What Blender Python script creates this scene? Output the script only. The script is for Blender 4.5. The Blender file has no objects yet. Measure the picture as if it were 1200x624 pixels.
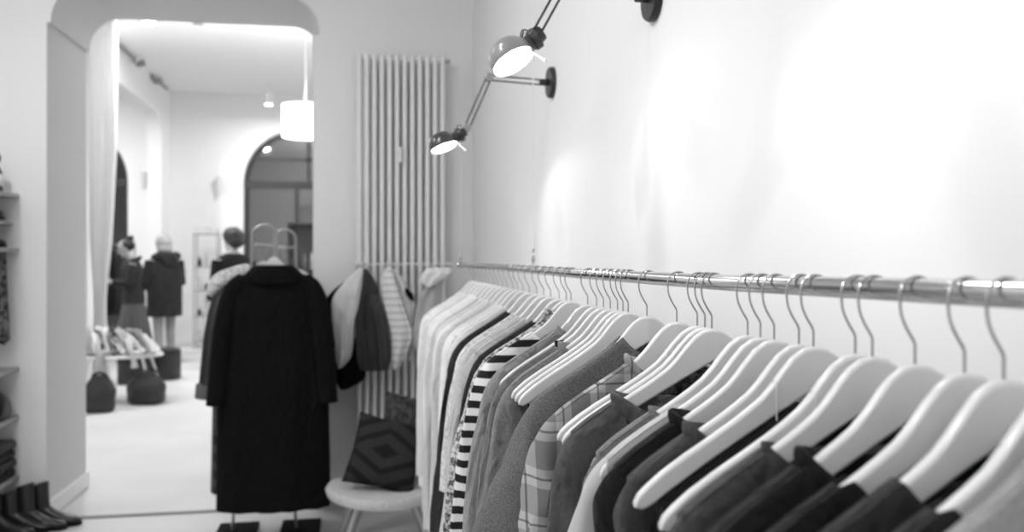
import bpy, bmesh, math, random
from mathutils import Vector, Matrix, noise
PI = math.pi
scn = bpy.context.scene
COL = scn.collection
rnd = random.Random(7)

# ------------------------------------------------------------------ camera frame
F = 1000.0; HZ = 303.0; CAMH = 1.42
TH = math.radians(10.2); SN, CS = math.sin(TH), math.cos(TH)
def ratio(x): return math.tan(TH + math.atan((x-600)/F))          # X/Y of an image column
def depth(X, Y): return X*SN + Y*CS
def atY(x, y, Y):
    X = Y*ratio(x); return Vector((X, Y, CAMH-(y-HZ)/F*depth(X, Y)))
def atX(x, y, X):
    Y = X/ratio(x); return Vector((X, Y, CAMH-(y-HZ)/F*depth(X, Y)))
def atZ(x, y, z=0.0):
    d = (CAMH-z)/(y-HZ)*F; u = (x-600)/F
    return Vector((d*(u*CS+SN), d*(CS-u*SN), z))

# ------------------------------------------------------------------ materials
def new_mat(name):
    m = bpy.data.materials.new(name); m.use_nodes = True
    nt = m.node_tree; b = nt.nodes['Principled BSDF']; return m, nt, b
def g(v): return (v, v, v, 1)
def N(nt, t, **kw):
    n = nt.nodes.new(t)
    for k, v in kw.items():
        if k in n.inputs.keys(): n.inputs[k].default_value = v
        else: setattr(n, k, v)
    return n
def plain(name, v, rough=.6, metal=0, bump=0, bscale=60, sheen=0, var=0, coat=0, spec=.5):
    m, nt, b = new_mat(name)
    b.inputs['Base Color'].default_value = g(v); b.inputs['Roughness'].default_value = rough
    b.inputs['Metallic'].default_value = metal; b.inputs['Specular IOR Level'].default_value = spec
    if sheen:
        b.inputs['Sheen Weight'].default_value = sheen; b.inputs['Sheen Roughness'].default_value = .4
    if coat: b.inputs['Coat Weight'].default_value = coat
    if bump or var:
        tc = N(nt, 'ShaderNodeTexCoord'); nz = N(nt, 'ShaderNodeTexNoise', Scale=bscale, Detail=4.0)
        nt.links.new(tc.outputs['Object'], nz.inputs['Vector'])
        if bump:
            bp = N(nt, 'ShaderNodeBump', Strength=bump, Distance=.004)
            nt.links.new(nz.outputs['Fac'], bp.inputs['Height']); nt.links.new(bp.outputs['Normal'], b.inputs['Normal'])
        if var:
            r = N(nt, 'ShaderNodeMapRange'); r.inputs['From Min'].default_value = .3; r.inputs['From Max'].default_value = .7
            r.inputs['To Min'].default_value = v*(1-var); r.inputs['To Max'].default_value = v*(1+var)
            nt.links.new(nz.outputs['Fac'], r.inputs['Value']); nt.links.new(r.outputs['Result'], b.inputs['Base Color'])
    return m
def emit(name, v, strength):
    m, nt, b = new_mat(name)
    b.inputs['Base Color'].default_value = g(v); b.inputs['Emission Color'].default_value = g(1)
    b.inputs['Emission Strength'].default_value = strength; return m
def cloth(name, v, var=.12, rough=.9, sheen=None, scale=220, bump=.25):
    sheen = (.22 if v > .1 else .05) if sheen is None else sheen
    m = plain(name, v, rough, 0, bump, scale, sheen, var, spec=.15)
    nt = m.node_tree; b = nt.nodes['Principled BSDF']; tc = N(nt, 'ShaderNodeTexCoord'); mp = N(nt, 'ShaderNodeMapping')
    mp.inputs['Scale'].default_value = (1.6, 1.6, .8); nt.links.new(tc.outputs['Object'], mp.inputs['Vector'])
    wn = N(nt, 'ShaderNodeTexNoise', Scale=13.0, Detail=2.0, Distortion=1.2); nt.links.new(mp.outputs[0], wn.inputs['Vector'])
    wb = N(nt, 'ShaderNodeBump', Strength=.7, Distance=.03 if v < .3 else .018); nt.links.new(wn.outputs['Fac'], wb.inputs['Height'])
    old = b.inputs['Normal'].links[0].from_node; nt.links.new(wb.outputs['Normal'], old.inputs['Normal']); return m
def sheer(name, v):
    m, nt, b = new_mat(name); b.inputs['Base Color'].default_value = g(v); b.inputs['Roughness'].default_value = .9
    tr = N(nt, 'ShaderNodeBsdfTranslucent'); tr.inputs['Color'].default_value = g(v)
    mx = N(nt, 'ShaderNodeMixShader'); mx.inputs[0].default_value = .45
    nt.links.new(b.outputs[0], mx.inputs[1]); nt.links.new(tr.outputs[0], mx.inputs[2])
    nt.links.new(mx.outputs[0], nt.nodes['Material Output'].inputs['Surface']); return m
def window_glass(name):
    m, nt, b = new_mat(name); tr = N(nt, 'ShaderNodeBsdfTransparent'); tr.inputs['Color'].default_value = g(.8)
    gl = N(nt, 'ShaderNodeBsdfGlossy'); gl.inputs['Roughness'].default_value = .03; fr = N(nt, 'ShaderNodeFresnel', IOR=1.5)
    ma = N(nt, 'ShaderNodeMath', operation='MULTIPLY'); ma.inputs[1].default_value = 1.8; nt.links.new(fr.outputs[0], ma.inputs[0])
    mx = N(nt, 'ShaderNodeMixShader'); nt.links.new(ma.outputs[0], mx.inputs[0]); nt.links.new(tr.outputs[0], mx.inputs[1]); nt.links.new(gl.outputs[0], mx.inputs[2])
    nt.links.new(mx.outputs[0], nt.nodes['Material Output'].inputs['Surface']); return m
def ramp(nt, stops, interp='LINEAR'):
    r = nt.nodes.new('ShaderNodeValToRGB'); r.color_ramp.interpolation = interp
    e = r.color_ramp.elements
    while len(e) < len(stops): e.new(.5)
    for i, (p, v) in enumerate(stops): e[i].position = p; e[i].color = g(v)
    return r
def stripes(name, period, stops, axis='Z', rot=0, wob=.004):
    m, nt, b = new_mat(name); b.inputs['Roughness'].default_value = .85; b.inputs['Specular IOR Level'].default_value = .2
    tc = N(nt, 'ShaderNodeTexCoord'); sp = N(nt, 'ShaderNodeSeparateXYZ')
    nt.links.new(tc.outputs['Object'], sp.inputs[0])
    nz = N(nt, 'ShaderNodeTexNoise', Scale=6.0); nt.links.new(tc.outputs['Object'], nz.inputs['Vector'])
    ma = N(nt, 'ShaderNodeMath', operation='MULTIPLY_ADD'); ma.inputs[1].default_value = wob
    nt.links.new(nz.outputs['Fac'], ma.inputs[0]); nt.links.new(sp.outputs[axis], ma.inputs[2])
    di = N(nt, 'ShaderNodeMath', operation='DIVIDE'); di.inputs[1].default_value = period
    nt.links.new(ma.outputs[0], di.inputs[0])
    fr = N(nt, 'ShaderNodeMath', operation='FRACT'); nt.links.new(di.outputs[0], fr.inputs[0])
    r = ramp(nt, stops, 'CONSTANT'); nt.links.new(fr.outputs[0], r.inputs[0])
    nt.links.new(r.outputs[0], b.inputs['Base Color']); return m
def speckle(name, lo, hi, scale, thr=.5, soft=.12):
    m, nt, b = new_mat(name); b.inputs['Roughness'].default_value = .9; b.inputs['Specular IOR Level'].default_value = .2
    tc = N(nt, 'ShaderNodeTexCoord'); nz = N(nt, 'ShaderNodeTexNoise', Scale=scale, Detail=3.0, Roughness=.7)
    nt.links.new(tc.outputs['Object'], nz.inputs['Vector'])
    r = ramp(nt, [(thr-soft, lo), (thr+soft, hi)]); nt.links.new(nz.outputs['Fac'], r.inputs[0])
    nt.links.new(r.outputs[0], b.inputs['Base Color'])
    bp = N(nt, 'ShaderNodeBump', Strength=.4, Distance=.004)
    nt.links.new(nz.outputs['Fac'], bp.inputs['Height']); nt.links.new(bp.outputs['Normal'], b.inputs['Normal']); return m
def plaid(name, base, light, dark, px, pz):
    m, nt, b = new_mat(name); b.inputs['Roughness'].default_value = .8; b.inputs['Specular IOR Level'].default_value = .2
    tc = N(nt, 'ShaderNodeTexCoord'); sp = N(nt, 'ShaderNodeSeparateXYZ'); nt.links.new(tc.outputs['Object'], sp.inputs[0])
    def band(axis, per, stops):
        ad = N(nt, 'ShaderNodeMath', operation='DIVIDE'); ad.inputs[1].default_value = per
        nt.links.new(sp.outputs[axis], ad.inputs[0])
        fr = N(nt, 'ShaderNodeMath', operation='FRACT'); nt.links.new(ad.outputs[0], fr.inputs[0])
        r = ramp(nt, stops, 'CONSTANT'); nt.links.new(fr.outputs[0], r.inputs[0]); return r
    A = band('X', px, [(0, base), (.35, light), (.8, base)]); B = band('Z', pz, [(0, base), (.45, light), (.85, base)])
    C1 = band('X', px, [(0, 1), (.55, dark), (.6, 1)]); D = band('Z', pz, [(0, 1), (.62, dark), (.67, 1)])
    mx = N(nt, 'ShaderNodeMix', data_type='RGBA', blend_type='MIX'); mx.inputs['Factor'].default_value = .5
    nt.links.new(A.outputs[0], mx.inputs['A']); nt.links.new(B.outputs[0], mx.inputs['B'])
    m1 = N(nt, 'ShaderNodeMix', data_type='RGBA', blend_type='MULTIPLY'); m1.inputs['Factor'].default_value = 1
    nt.links.new(mx.outputs['Result'], m1.inputs['A']); nt.links.new(C1.outputs[0], m1.inputs['B'])
    m2 = N(nt, 'ShaderNodeMix', data_type='RGBA', blend_type='MULTIPLY'); m2.inputs['Factor'].default_value = 1
    nt.links.new(m1.outputs['Result'], m2.inputs['A']); nt.links.new(D.outputs[0], m2.inputs['B'])
    nt.links.new(m2.outputs['Result'], b.inputs['Base Color']); return m
def kilim(name, lo, hi, s):
    m, nt, b = new_mat(name); b.inputs['Roughness'].default_value = .95; b.inputs['Specular IOR Level'].default_value = .1
    tc = N(nt, 'ShaderNodeTexCoord'); sp = N(nt, 'ShaderNodeSeparateXYZ'); nt.links.new(tc.outputs['Object'], sp.inputs[0])
    def absn(o):
        a = N(nt, 'ShaderNodeMath', operation='ABSOLUTE'); nt.links.new(o, a.inputs[0]); return a.outputs[0]
    ad = N(nt, 'ShaderNodeMath', operation='MULTIPLY_ADD'); ad.inputs[1].default_value = .52
    nt.links.new(absn(sp.outputs['X']), ad.inputs[0]); nt.links.new(absn(sp.outputs['Z']), ad.inputs[2])
    sn = N(nt, 'ShaderNodeMath', operation='SNAP'); sn.inputs[1].default_value = .006; nt.links.new(ad.outputs[0], sn.inputs[0])
    di = N(nt, 'ShaderNodeMath', operation='DIVIDE'); di.inputs[1].default_value = s; nt.links.new(sn.outputs[0], di.inputs[0])
    fr = N(nt, 'ShaderNodeMath', operation='FRACT'); nt.links.new(di.outputs[0], fr.inputs[0])
    r = ramp(nt, [(0, lo), (.42, hi)], 'CONSTANT'); nt.links.new(fr.outputs[0], r.inputs[0])
    nz = N(nt, 'ShaderNodeTexNoise', Scale=160.0); nt.links.new(tc.outputs['Object'], nz.inputs['Vector'])
    r2 = ramp(nt, [(.3, .6), (.7, 1)]); nt.links.new(nz.outputs['Fac'], r2.inputs[0])
    mx = N(nt, 'ShaderNodeMix', data_type='RGBA', blend_type='MULTIPLY'); mx.inputs['Factor'].default_value = 1
    nt.links.new(r.outputs[0], mx.inputs['A']); nt.links.new(r2.outputs[0], mx.inputs['B'])
    nt.links.new(mx.outputs['Result'], b.inputs['Base Color']); return m

M = dict(
 wall=plain('white_plaster', .80, .75, bump=.03, bscale=35, spec=.3),
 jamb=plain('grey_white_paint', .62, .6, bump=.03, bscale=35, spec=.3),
 lining=plain('lining_shade_grey', .60, .65, spec=.3),  # shade of the arch sides and soffit put into this grey
 ceil=plain('ceiling_paint', .82, .85, spec=.2),
 floor=plain('pale_screed', .55, .38, var=.07, bscale=1.6),
 trim=plain('white_gloss_paint', .74, .4),
 radiator=plain('radiator_enamel', .78, .35),
 hanger=plain('white_lacquered_wood', .64, .28, coat=.35),
 chrome=plain('brushed_chrome', .6, .14, 1),
 wire=plain('steel_wire', .42, .22, 1),
 black=plain('black_metal', .02, .35), blackmatte=plain('black_matte', .01, .85, spec=.2),
 lampgrey=plain('grey_enamel', .22, .28, coat=.4), lampdark=plain('dark_enamel', .035, .25, coat=.4),
 reflector=plain('white_reflector', .85, .4),
 bulb=emit('lit_bulb', 1, 14), drum=emit('lit_drum_shade', .9, 2.4), spot=emit('lit_downlight', .9, 14),
 glass=window_glass('window_glass'), frame=plain('dark_window_frame', .035, .4),
 leather=plain('black_leather', .012, .32, bump=.1, bscale=30), leather2=plain('dark_leather', .012, .45, bump=.15, bscale=25),
 wicker=plain('woven_rope', .5, .85, bump=.5, bscale=90, var=.15),
 steel=plain('steel_leg', .35, .3, 1), silver=plain('silver_switch', .85, .3),
 skin=plain('skin', .42, .55), hairblack=plain('dark_hair', .012, .5, bump=.6, bscale=70), hairblond=plain('blonde_hair', .32, .5, bump=.6, bscale=70),
 tights=plain('grey_tights', .22, .7), curtain=sheer('white_curtain', .8),
 tablew=plain('white_table', .75, .4), label=plain('paper_label', .75, .7), shelf=plain('grey_shelf', .33, .5),
 bottle=plain('dark_bottle', .05, .15), bottle2=plain('pale_bottle', .45, .2), box=plain('pale_box', .6, .7),
 cloth_black=cloth('black_wool', .004, rough=1, sheen=.0), white=cloth('white_cotton', .74, .04), offwhite=cloth('offwhite_cotton', .6, .05),
)

# ------------------------------------------------------------------ mesh builder
class MB:
    def __init__(s): s.v = []; s.f = []
    def add(s, v, f):
        o = len(s.v); s.v += [tuple(p) for p in v]; s.f += [tuple(i+o for i in q) for q in f]; return s
    def loft(s, rings, closed=True, cap=True):
        n = len(rings[0]); v = [p for r in rings for p in r]; f = []
        for i in range(len(rings)-1):
            for j in range(n if closed else n-1):
                k = (j+1) % n; f.append((i*n+j, i*n+k, (i+1)*n+k, (i+1)*n+j))
        if cap and closed:
            f.append(tuple(range(n))[::-1]); f.append(tuple((len(rings)-1)*n+j for j in range(n)))
        return s.add(v, f)
    def tube(s, path, r, n=8, cap=True, flat=1.0):
        P = [Vector(p) for p in path]; R = r if isinstance(r, (list, tuple)) else [r]*len(P)
        t = (P[1]-P[0]).normalized(); up = Vector((0, 0, 1)) if abs(t.z) < .9 else Vector((0, 1, 0))
        a = t.cross(up).normalized(); rings = []
        for i, p in enumerate(P):
            d = (P[min(i+1, len(P)-1)]-P[max(i-1, 0)]).normalized()
            a = (a-d*a.dot(d)).normalized(); b = d.cross(a)
            rings.append([p+(a*math.cos(2*PI*k/n)+b*math.sin(2*PI*k/n)*flat)*R[i] for k in range(n)])
        return s.loft(rings, True, cap)
    def lathe(s, prof, n=24, mat=None, cap=True):
        mat = mat or Matrix()
        return s.loft([[mat @ Vector((r*math.cos(2*PI*k/n), r*math.sin(2*PI*k/n), z)) for k in range(n)] for r, z in prof], True, cap)
    def box(s, c, d, mat=None):
        mat = mat or Matrix(); c = Vector(c); x, y, z = [q/2 for q in d]
        v = [mat @ (c+Vector(p)) for p in ((-x,-y,-z),(x,-y,-z),(x,y,-z),(-x,y,-z),(-x,-y,z),(x,-y,z),(x,y,z),(-x,y,z))]
        return s.add(v, [(3,2,1,0),(4,5,6,7),(0,1,5,4),(1,2,6,5),(2,3,7,6),(3,0,4,7)])
    def box2(s, a, b): return s.box([(p+q)/2 for p, q in zip(a, b)], [abs(q-p) for p, q in zip(a, b)])
    def prism(s, pts, a, b, mp):
        n = len(pts)
        v = [mp(p[0], p[1], a) for p in pts]+[mp(p[0], p[1], b) for p in pts]
        f = [tuple(range(n)), tuple(range(2*n-1, n-1, -1))]+[(i, n+i, n+(i+1) % n, (i+1) % n) for i in range(n)]
        return s.add(v, f)
    def ball(s, c, r, nu=16, nv=10, mat=None, fn=None):
        c = Vector(c); r = (r, r, r) if not isinstance(r, (tuple, list)) else r; mat = mat or Matrix(); rings = []
        for i in range(nv+1):
            ph = -PI/2+PI*max(.02, min(.98, i/nv))
            row = []
            for k in range(nu):
                d = Vector((math.cos(ph)*math.cos(2*PI*k/nu), math.cos(ph)*math.sin(2*PI*k/nu), math.sin(ph)))
                q = fn(d) if fn else 1
                row.append(c+mat @ Vector((d.x*r[0]*q, d.y*r[1]*q, d.z*r[2]*q)))
            rings.append(row)
        return s.loft(rings)
    def build(s, name, mat, parent=None, smooth=40, bevel=0, segs=2, solid=0, sub=0, remesh=0):
        me = bpy.data.meshes.new(name); me.from_pydata(s.v, [], s.f); me.validate()
        bm = bmesh.new(); bm.from_mesh(me); bmesh.ops.recalc_face_normals(bm, faces=bm.faces); bm.to_mesh(me); bm.free()
        if smooth:
            me.shade_smooth(); me.set_sharp_from_angle(angle=math.radians(smooth))
        me.materials.append(mat)
        o = bpy.data.objects.new(name, me); COL.objects.link(o)
        if parent: o.parent = parent
        if remesh:
            md = o.modifiers.new('remesh', 'REMESH'); md.mode = 'VOXEL'; md.voxel_size = remesh; md.use_smooth_shade = True
            sm = o.modifiers.new('smooth', 'SMOOTH'); sm.iterations = 4; sm.factor = .5
        if solid:
            md = o.modifiers.new('solid', 'SOLIDIFY'); md.thickness = solid; md.offset = -1
        if bevel:
            md = o.modifiers.new('bevel', 'BEVEL'); md.width = bevel; md.segments = segs; md.limit_method = 'ANGLE'; md.angle_limit = math.radians(35)
        if sub:
            md = o.modifiers.new('sub', 'SUBSURF'); md.levels = sub; md.render_levels = sub
        return o
def crom(pts, n):
    P = [Vector(p) for p in pts]; P = [P[0]*2-P[1]]+P+[P[-1]*2-P[-2]]; out = []
    seg = len(P)-3
    for i in range(n+1):
        t = i/n*seg; k = min(int(t), seg-1); t -= k; a, b, c, d = P[k:k+4]
        out.append(.5*((2*b)+(c-a)*t+(2*a-5*b+4*c-d)*t*t+(3*b-a-3*c+d)*t**3))
    return out
def lerp_tab(T, x):
    for (x0, y0), (x1, y1) in zip(T, T[1:]):
        if x <= x1: return y0+(y1-y0)*max(0, (x-x0))/(x1-x0)
    (x0, y0), (x1, y1) = T[-2:]; return y1+(y1-y0)/(x1-x0)*(x-x1)
def tag(o, label, cat, group=None):
    o['label'] = label; o['category'] = cat
    if group: o['group'] = group
    return o
def thing(name, label, cat, loc=(0, 0, 0), rz=0, group=None):
    o = bpy.data.objects.new(name, None); COL.objects.link(o); o.location = loc; o.rotation_euler = (0, 0, rz)
    o.empty_display_size = .05
    return tag(o, label, cat, group)
def struct(o): o['kind'] = 'structure'; return o
def dup(root, loc, rz, label, group=None):
    r = root.copy(); COL.objects.link(r); r.location = loc; r.rotation_euler = (0, 0, rz); r['label'] = label
    if group: r['group'] = group
    for ch in list(root.children):
        c = ch.copy(); COL.objects.link(c); c.parent = r
        for gr in list(ch.children):
            d = gr.copy(); COL.objects.link(d); d.parent = c
    return r
XZ = lambda a, b, y: (a, y, b)
YZ = lambda a, b, x: (x, a, b)
XY = lambda a, b, z: (a, b, z)

# ------------------------------------------------------------------ setting
WX = .667; YB = 5.01; WT = .67; YF = 15.0; FX = -3.08; H1 = 3.35; H2 = 4.2
struct(MB().box2((-8, -2.2, -.1), (3, 16, 0)).build('floor', M['floor'], smooth=0))
struct(MB().box2((-2.25, -2.1, H1), (.8, YB, H1+.1)).build('ceiling_front', M['ceil'], smooth=0))
struct(MB().box2((-7.2, YB+.01, H2), (2.1, YF+.2, H2+.1)).build('ceiling_rear', M['ceil'], smooth=0))
struct(MB().box2((WX, -2.1, 0), (WX+.12, YB+.02, H1+.05)).build('wall_right', M['wall'], smooth=0))
struct(MB().box2((-2.22, -2.1, 0), (-2.1, YB+.02, H1+.05)).build('wall_left', M['wall'], smooth=0))
struct(MB().box2((-2.22, -2.2, 0), (WX+.12, -2.1, H1+.05)).build('wall_front', M['wall'], smooth=0))
# back wall with its rounded archway
xl, xl2, xr, xr2, zs, zt, ra = -1.668, -1.647, -.2545, -.2212, 2.705, 2.92, .2
arc = [(xl2, zs)]+[(xl2+ra-ra*math.cos(t), zt-ra+ra*math.sin(t)) for t in [PI/2*i/10 for i in range(11)]]
arc += [(xr2-ra+ra*math.sin(t), zt-ra+ra*math.cos(t)) for t in [PI/2*i/10 for i in range(11)]]+[(xr2, zs)]
outl = [(-3.3, 0), (xl, 0), (xl, zs)]+arc+[(xr, zs), (xr, 0), (2.1, 0), (2.1, H2+.1), (-3.3, H2+.1)]
struct(MB().prism(outl, YB, YB+WT, XZ).build('wall_back', M['wall'], smooth=25))
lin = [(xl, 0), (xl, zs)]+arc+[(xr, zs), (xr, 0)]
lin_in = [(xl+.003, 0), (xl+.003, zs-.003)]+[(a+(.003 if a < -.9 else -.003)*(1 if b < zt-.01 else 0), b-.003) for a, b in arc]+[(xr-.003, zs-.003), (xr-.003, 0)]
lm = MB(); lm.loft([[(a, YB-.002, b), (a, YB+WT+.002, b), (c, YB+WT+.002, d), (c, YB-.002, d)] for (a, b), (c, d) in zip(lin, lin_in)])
struct(lm.build('trim_archway_shade', M['lining'], smooth=20))  # thin liner whose darker colour carries the archway's shade
bb = MB(); bb.box2((xl-.001, YB-.006, 0), (xl+.022, YB+WT+.01, .1)); struct(bb.build('baseboard_archway', M['trim'], bevel=.006))
bb = MB(); bb.box2((xr, YB-.014, 0), (WX, YB+.001, .06)); struct(bb.build('baseboard_back', M['trim'], bevel=.004))
struct(MB().box2((xl, YB-.03, 0), (xr, YB+.015, .005)).build('trim_threshold', plain('threshold_metal', .12, .5), smooth=0))
# far room
def arch_pts(c, r, z0, n=20): return [(c+r, z0)]+[(c+r*math.cos(PI*i/n), z0+r*math.sin(PI*i/n)) for i in range(1, n)]+[(c-r, z0)]
WCX, WCR, WZ = -1.005, .91, 2.70
W2X = -4.66
o2 = [(-7.2, 0)]
o2 += [(W2X-WCR, 0)]+arch_pts(W2X, WCR, WZ)[::-1]+[(W2X+WCR, 0)]
o2 += [(WCX-WCR, 0)]+arch_pts(WCX, WCR, WZ)[::-1]+[(WCX+WCR, 0)]+[(2.1, 0), (2.1, H2+.1), (-7.2, H2+.1)]
struct(MB().prism(o2, YF, YF+.35, XZ).build('wall_far', M['wall'], smooth=25))
# partition with a round-cornered opening
p0, p1, pz, pr = 11.0, 14.35, 3.72, .45
op = [(YB+WT, 0), (p0, 0), (p0, pz-pr)]+[(p0+pr-pr*math.cos(PI/2*i/8), pz-pr+pr*math.sin(PI/2*i/8)) for i in range(9)]
op += [(p1-pr+pr*math.sin(PI/2*i/8), pz-pr+pr*math.cos(PI/2*i/8)) for i in range(9)]+[(p1, 0), (YF, 0), (YF, H2+.05), (YB+WT, H2+.05)]
struct(MB().prism(op, FX-.22, FX, YZ).build('wall_partition', M['wall'], smooth=25))
struct(MB().box2((2.0, YB+WT, 0), (2.1, YF, H2+.05)).build('wall_right_rear', M['wall'], smooth=0))
struct(MB().box2((-7.2, YB+WT, 0), (-7.1, YF, H2+.05)).build('wall_left_rear', M['wall'], smooth=0))
struct(MB().box2((-7.2, YB+WT-.1, 0), (-3.3, YB+WT, H2+.05)).build('wall_side_rear', M['wall'], smooth=0))
# arched street windows
def arched_window(cx, nm):
    gl = MB().prism([(cx-WCR, 0)]+arch_pts(cx, WCR, WZ)[::-1]+[(cx+WCR, 0)], YF+.16, YF+.175, XZ).build('pane', M['glass'], None, smooth=20)
    fr = MB(); fy = YF+.13
    pts = [(cx-WCR+.03, fy, 0)]+[(cx-(WCR-.03)*math.cos(PI*i/24), fy, WZ+(WCR-.03)*math.sin(PI*i/24)) for i in range(25)]+[(cx+WCR-.03, fy, 0)]
    fr.tube(pts, .045, 6)
    fr.box((cx, fy, WZ-.02), (2*WCR, .09, .13)); fr.box((cx-.04, fy, WZ/2), (.07, .08, WZ)); fr.box((cx, fy, .12), (2*WCR, .08, .24))
    fr.box((cx+.16, fy, WZ+.42), (.06, .07, .84)); fr.box((cx, fy, WZ+.42), (2*WCR*.88, .07, .04))
    fo = struct(fr.build(nm, M['frame'], None, smooth=30)); gl.parent = fo
arched_window(WCX, 'window_1'); arched_window(W2X, 'window_2')
# street outside, dim at night
struct(MB().box2((-9, 19.6, 0), (4, 20, 9)).build('wall_street', plain('street_render', .22, .9), smooth=0))

sl = thing('street_fill_lamp', 'added unseen fill lamp outside the arched windows', 'added fill lamp', (1.6, 17.6, 0))  # added out of view to brighten the street wall behind the glass
MB().tube([(0, 0, 0), (0, 0, 4.6), (-.1, 0, 4.8), (-.5, 0, 4.9)], [.06, .04, .035, .03], 12).build('pole', M['black'], sl); MB().ball((-.6, 0, 4.86), (.2, .1, .06)).build('lamp_head', M['drum'], sl)
ld = bpy.data.lights.new('street_fill_light', 'POINT'); ld.energy = 480; ld.shadow_soft_size = .2; lo = bpy.data.objects.new('street_fill_light', ld); COL.objects.link(lo); lo.parent = sl; lo.location = (-.6, 0, 4.6)

# ------------------------------------------------------------------ clothes rail
RX = .4505
RT = [(-.3, .0175), (.45, .0243), (1.0, .0305), (1.8, .0318), (3.84, .029)]
def railz(Y): return CAMH-lerp_tab(RT, Y)
rail = thing('clothes_rail', 'long chrome clothes rail hung from wires in front of the bright right wall', 'clothes rail', (RX, 1.7, railz(1.7)))
def L(o, p): return Vector(p)-o.location
ry = [-.3+i*.1 for i in range(42)]
ry = [y for y in ry if y <= 3.84]+[3.84]
MB().tube([L(rail, (RX, y, railz(y))) for y in ry], .0102, 20).build('rail_tube', M['chrome'], rail)
MB().tube([L(rail, (RX, 3.835, railz(3.84))), L(rail, (RX, 3.855, railz(3.84)))], .0145, 16).build('end_cap', M['chrome'], rail, bevel=.003)
wirem = plain('white_cord', .7, .5)
for wy in (3.80, 2.19, .12):
    z = railz(wy)
    w = MB().tube([L(rail, (RX, wy, z+.012)), L(rail, (RX, wy, H1))], .0008 if wy > 3 else .0016, 6).build('suspension_wire', wirem, rail)
    c = MB(); c.lathe([(.001, .018), (.004, .02), (.005, .028), (.004, .036), (.001, .04)], 10, Matrix.Translation(L(rail, (RX, wy, z))))
    c.lathe([(.001, .046), (.004, .048), (.004, .056), (.001, .06)], 10, Matrix.Translation(L(rail, (RX, wy, z))))
    c.tube([L(rail, (RX, wy-.012, z+.0105)), L(rail, (RX, wy, z+.03)), L(rail, (RX, wy+.012, z+.0105))], .001, 6)
    c.build('turnbuckle', M['wire'], rail)

# ------------------------------------------------------------------ hangers
TOP = [(0, 0), (.012, -.002), (.0236, -.0095), (.035, -.0215), (.047, -.036), (.058, -.0475), (.072, -.058), (.088, -.0685), (.1145, -.0845), (.1405, -.0995), (.165, -.115), (.180, -.1265), (.1885, -.1345), (.192, -.1415)]
BOT = [(.1905, -.1475), (.184, -.1495), (.175, -.1455), (.1665, -.1395), (.12, -.1105), (.091, -.0935), (.0385, -.0635), (0, -.0425)]
def arm(x): return lerp_tab(TOP, abs(x))
def under(x): return lerp_tab([(-a, b) for a, b in BOT[::-1]][::-1] if 0 else sorted(BOT), abs(x))
HOUT = [(-a, b) for a, b in TOP[::-1]]+TOP[1:]+BOT+[(-a, b) for a, b in BOT[:-1][::-1]]
RC, RR = (.0025, .06+.0114-.0165), .0165
hook_path = [(0, 0, -.012), (0, 0, .0155), (-.0015, 0, .0195)]
hook_path += [tuple(p) for p in crom([(-.0015, 0, .0195), (-.008, 0, .030), (-.0125, 0, .041), (-.0140, 0, RC[1])], 8)][1:-1]
hook_path += [(RC[0]-RR*math.cos(math.radians(a)), 0, RC[1]+RR*math.sin(math.radians(a))) for a in range(0, 206, 9)]
BK = .075
def bend(p): return (p[0], p[1]-BK*min(abs(p[0]), .2), p[2])
def bend_mb(m):
    m.v = [bend(p) for p in m.v]; return m
def make_hanger():
    t = thing('clothes_hanger', '', 'hanger', group='white hangers on the chrome rail')
    xs = [0, .006, .012, .018, .0236, .029, .035, .041, .047, .053, .059, .066, .074, .088, .1, .1145, .13, .1405, .153, .165, .174, .180, .1845, .1885, .1905, .1918]
    rings = []
    for x in [-q for q in xs[:0:-1]]+xs:
        a, b = arm(x), under(x); c = (a+b)/2; h = max((a-b)/2, .0004); r = min(.0036, h); w = .0054
        e = min(.0012, (h-r)*.3); ring = [(w, -h+r+e), (w, h-r-e), (w, h-r)]+[(w-r+r*math.cos(q), h-r+r*math.sin(q)) for q in (PI/4, PI/2)]+[(-w+r+r*math.cos(q), h-r+r*math.sin(q)) for q in (PI/2, 3*PI/4)]+[(-w, h-r), (-w, h-r-e), (-w, -h+r+e), (-w, -h+r)]
        ring += [(-w+r+r*math.cos(q), -h+r+r*math.sin(q)) for q in (5*PI/4, 3*PI/2)]+[(w-r+r*math.cos(q), -h+r+r*math.sin(q)) for q in (3*PI/2, 7*PI/4)]+[(w, -h+r)]
        rings.append([bend((x, y, c+z)) for y, z in ring])
    wo = MB().loft(rings).build('wooden_arms', M['hanger'], t, smooth=60)
    at = wo.data.attributes.get('sharp_edge') or wo.data.attributes.new('sharp_edge', 'BOOLEAN', 'EDGE')
    for e in wo.data.edges:
        if all(abs(wo.data.vertices[v].co.x) < 1e-5 for v in e.vertices): at.data[e.index].value = True
    MB().tube(hook_path, .00125, 8).build('hook', M['wire'], t)
    return t
hanger0 = make_hanger(); used = []
def place_hanger(loc, rz, label, group='white hangers on the chrome rail'):
    if not used:
        used.append(1); hanger0.location = loc; hanger0.rotation_euler = (0, 0, rz); hanger0['label'] = label; return hanger0
    return dup(hanger0, loc, rz, label, group)

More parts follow.
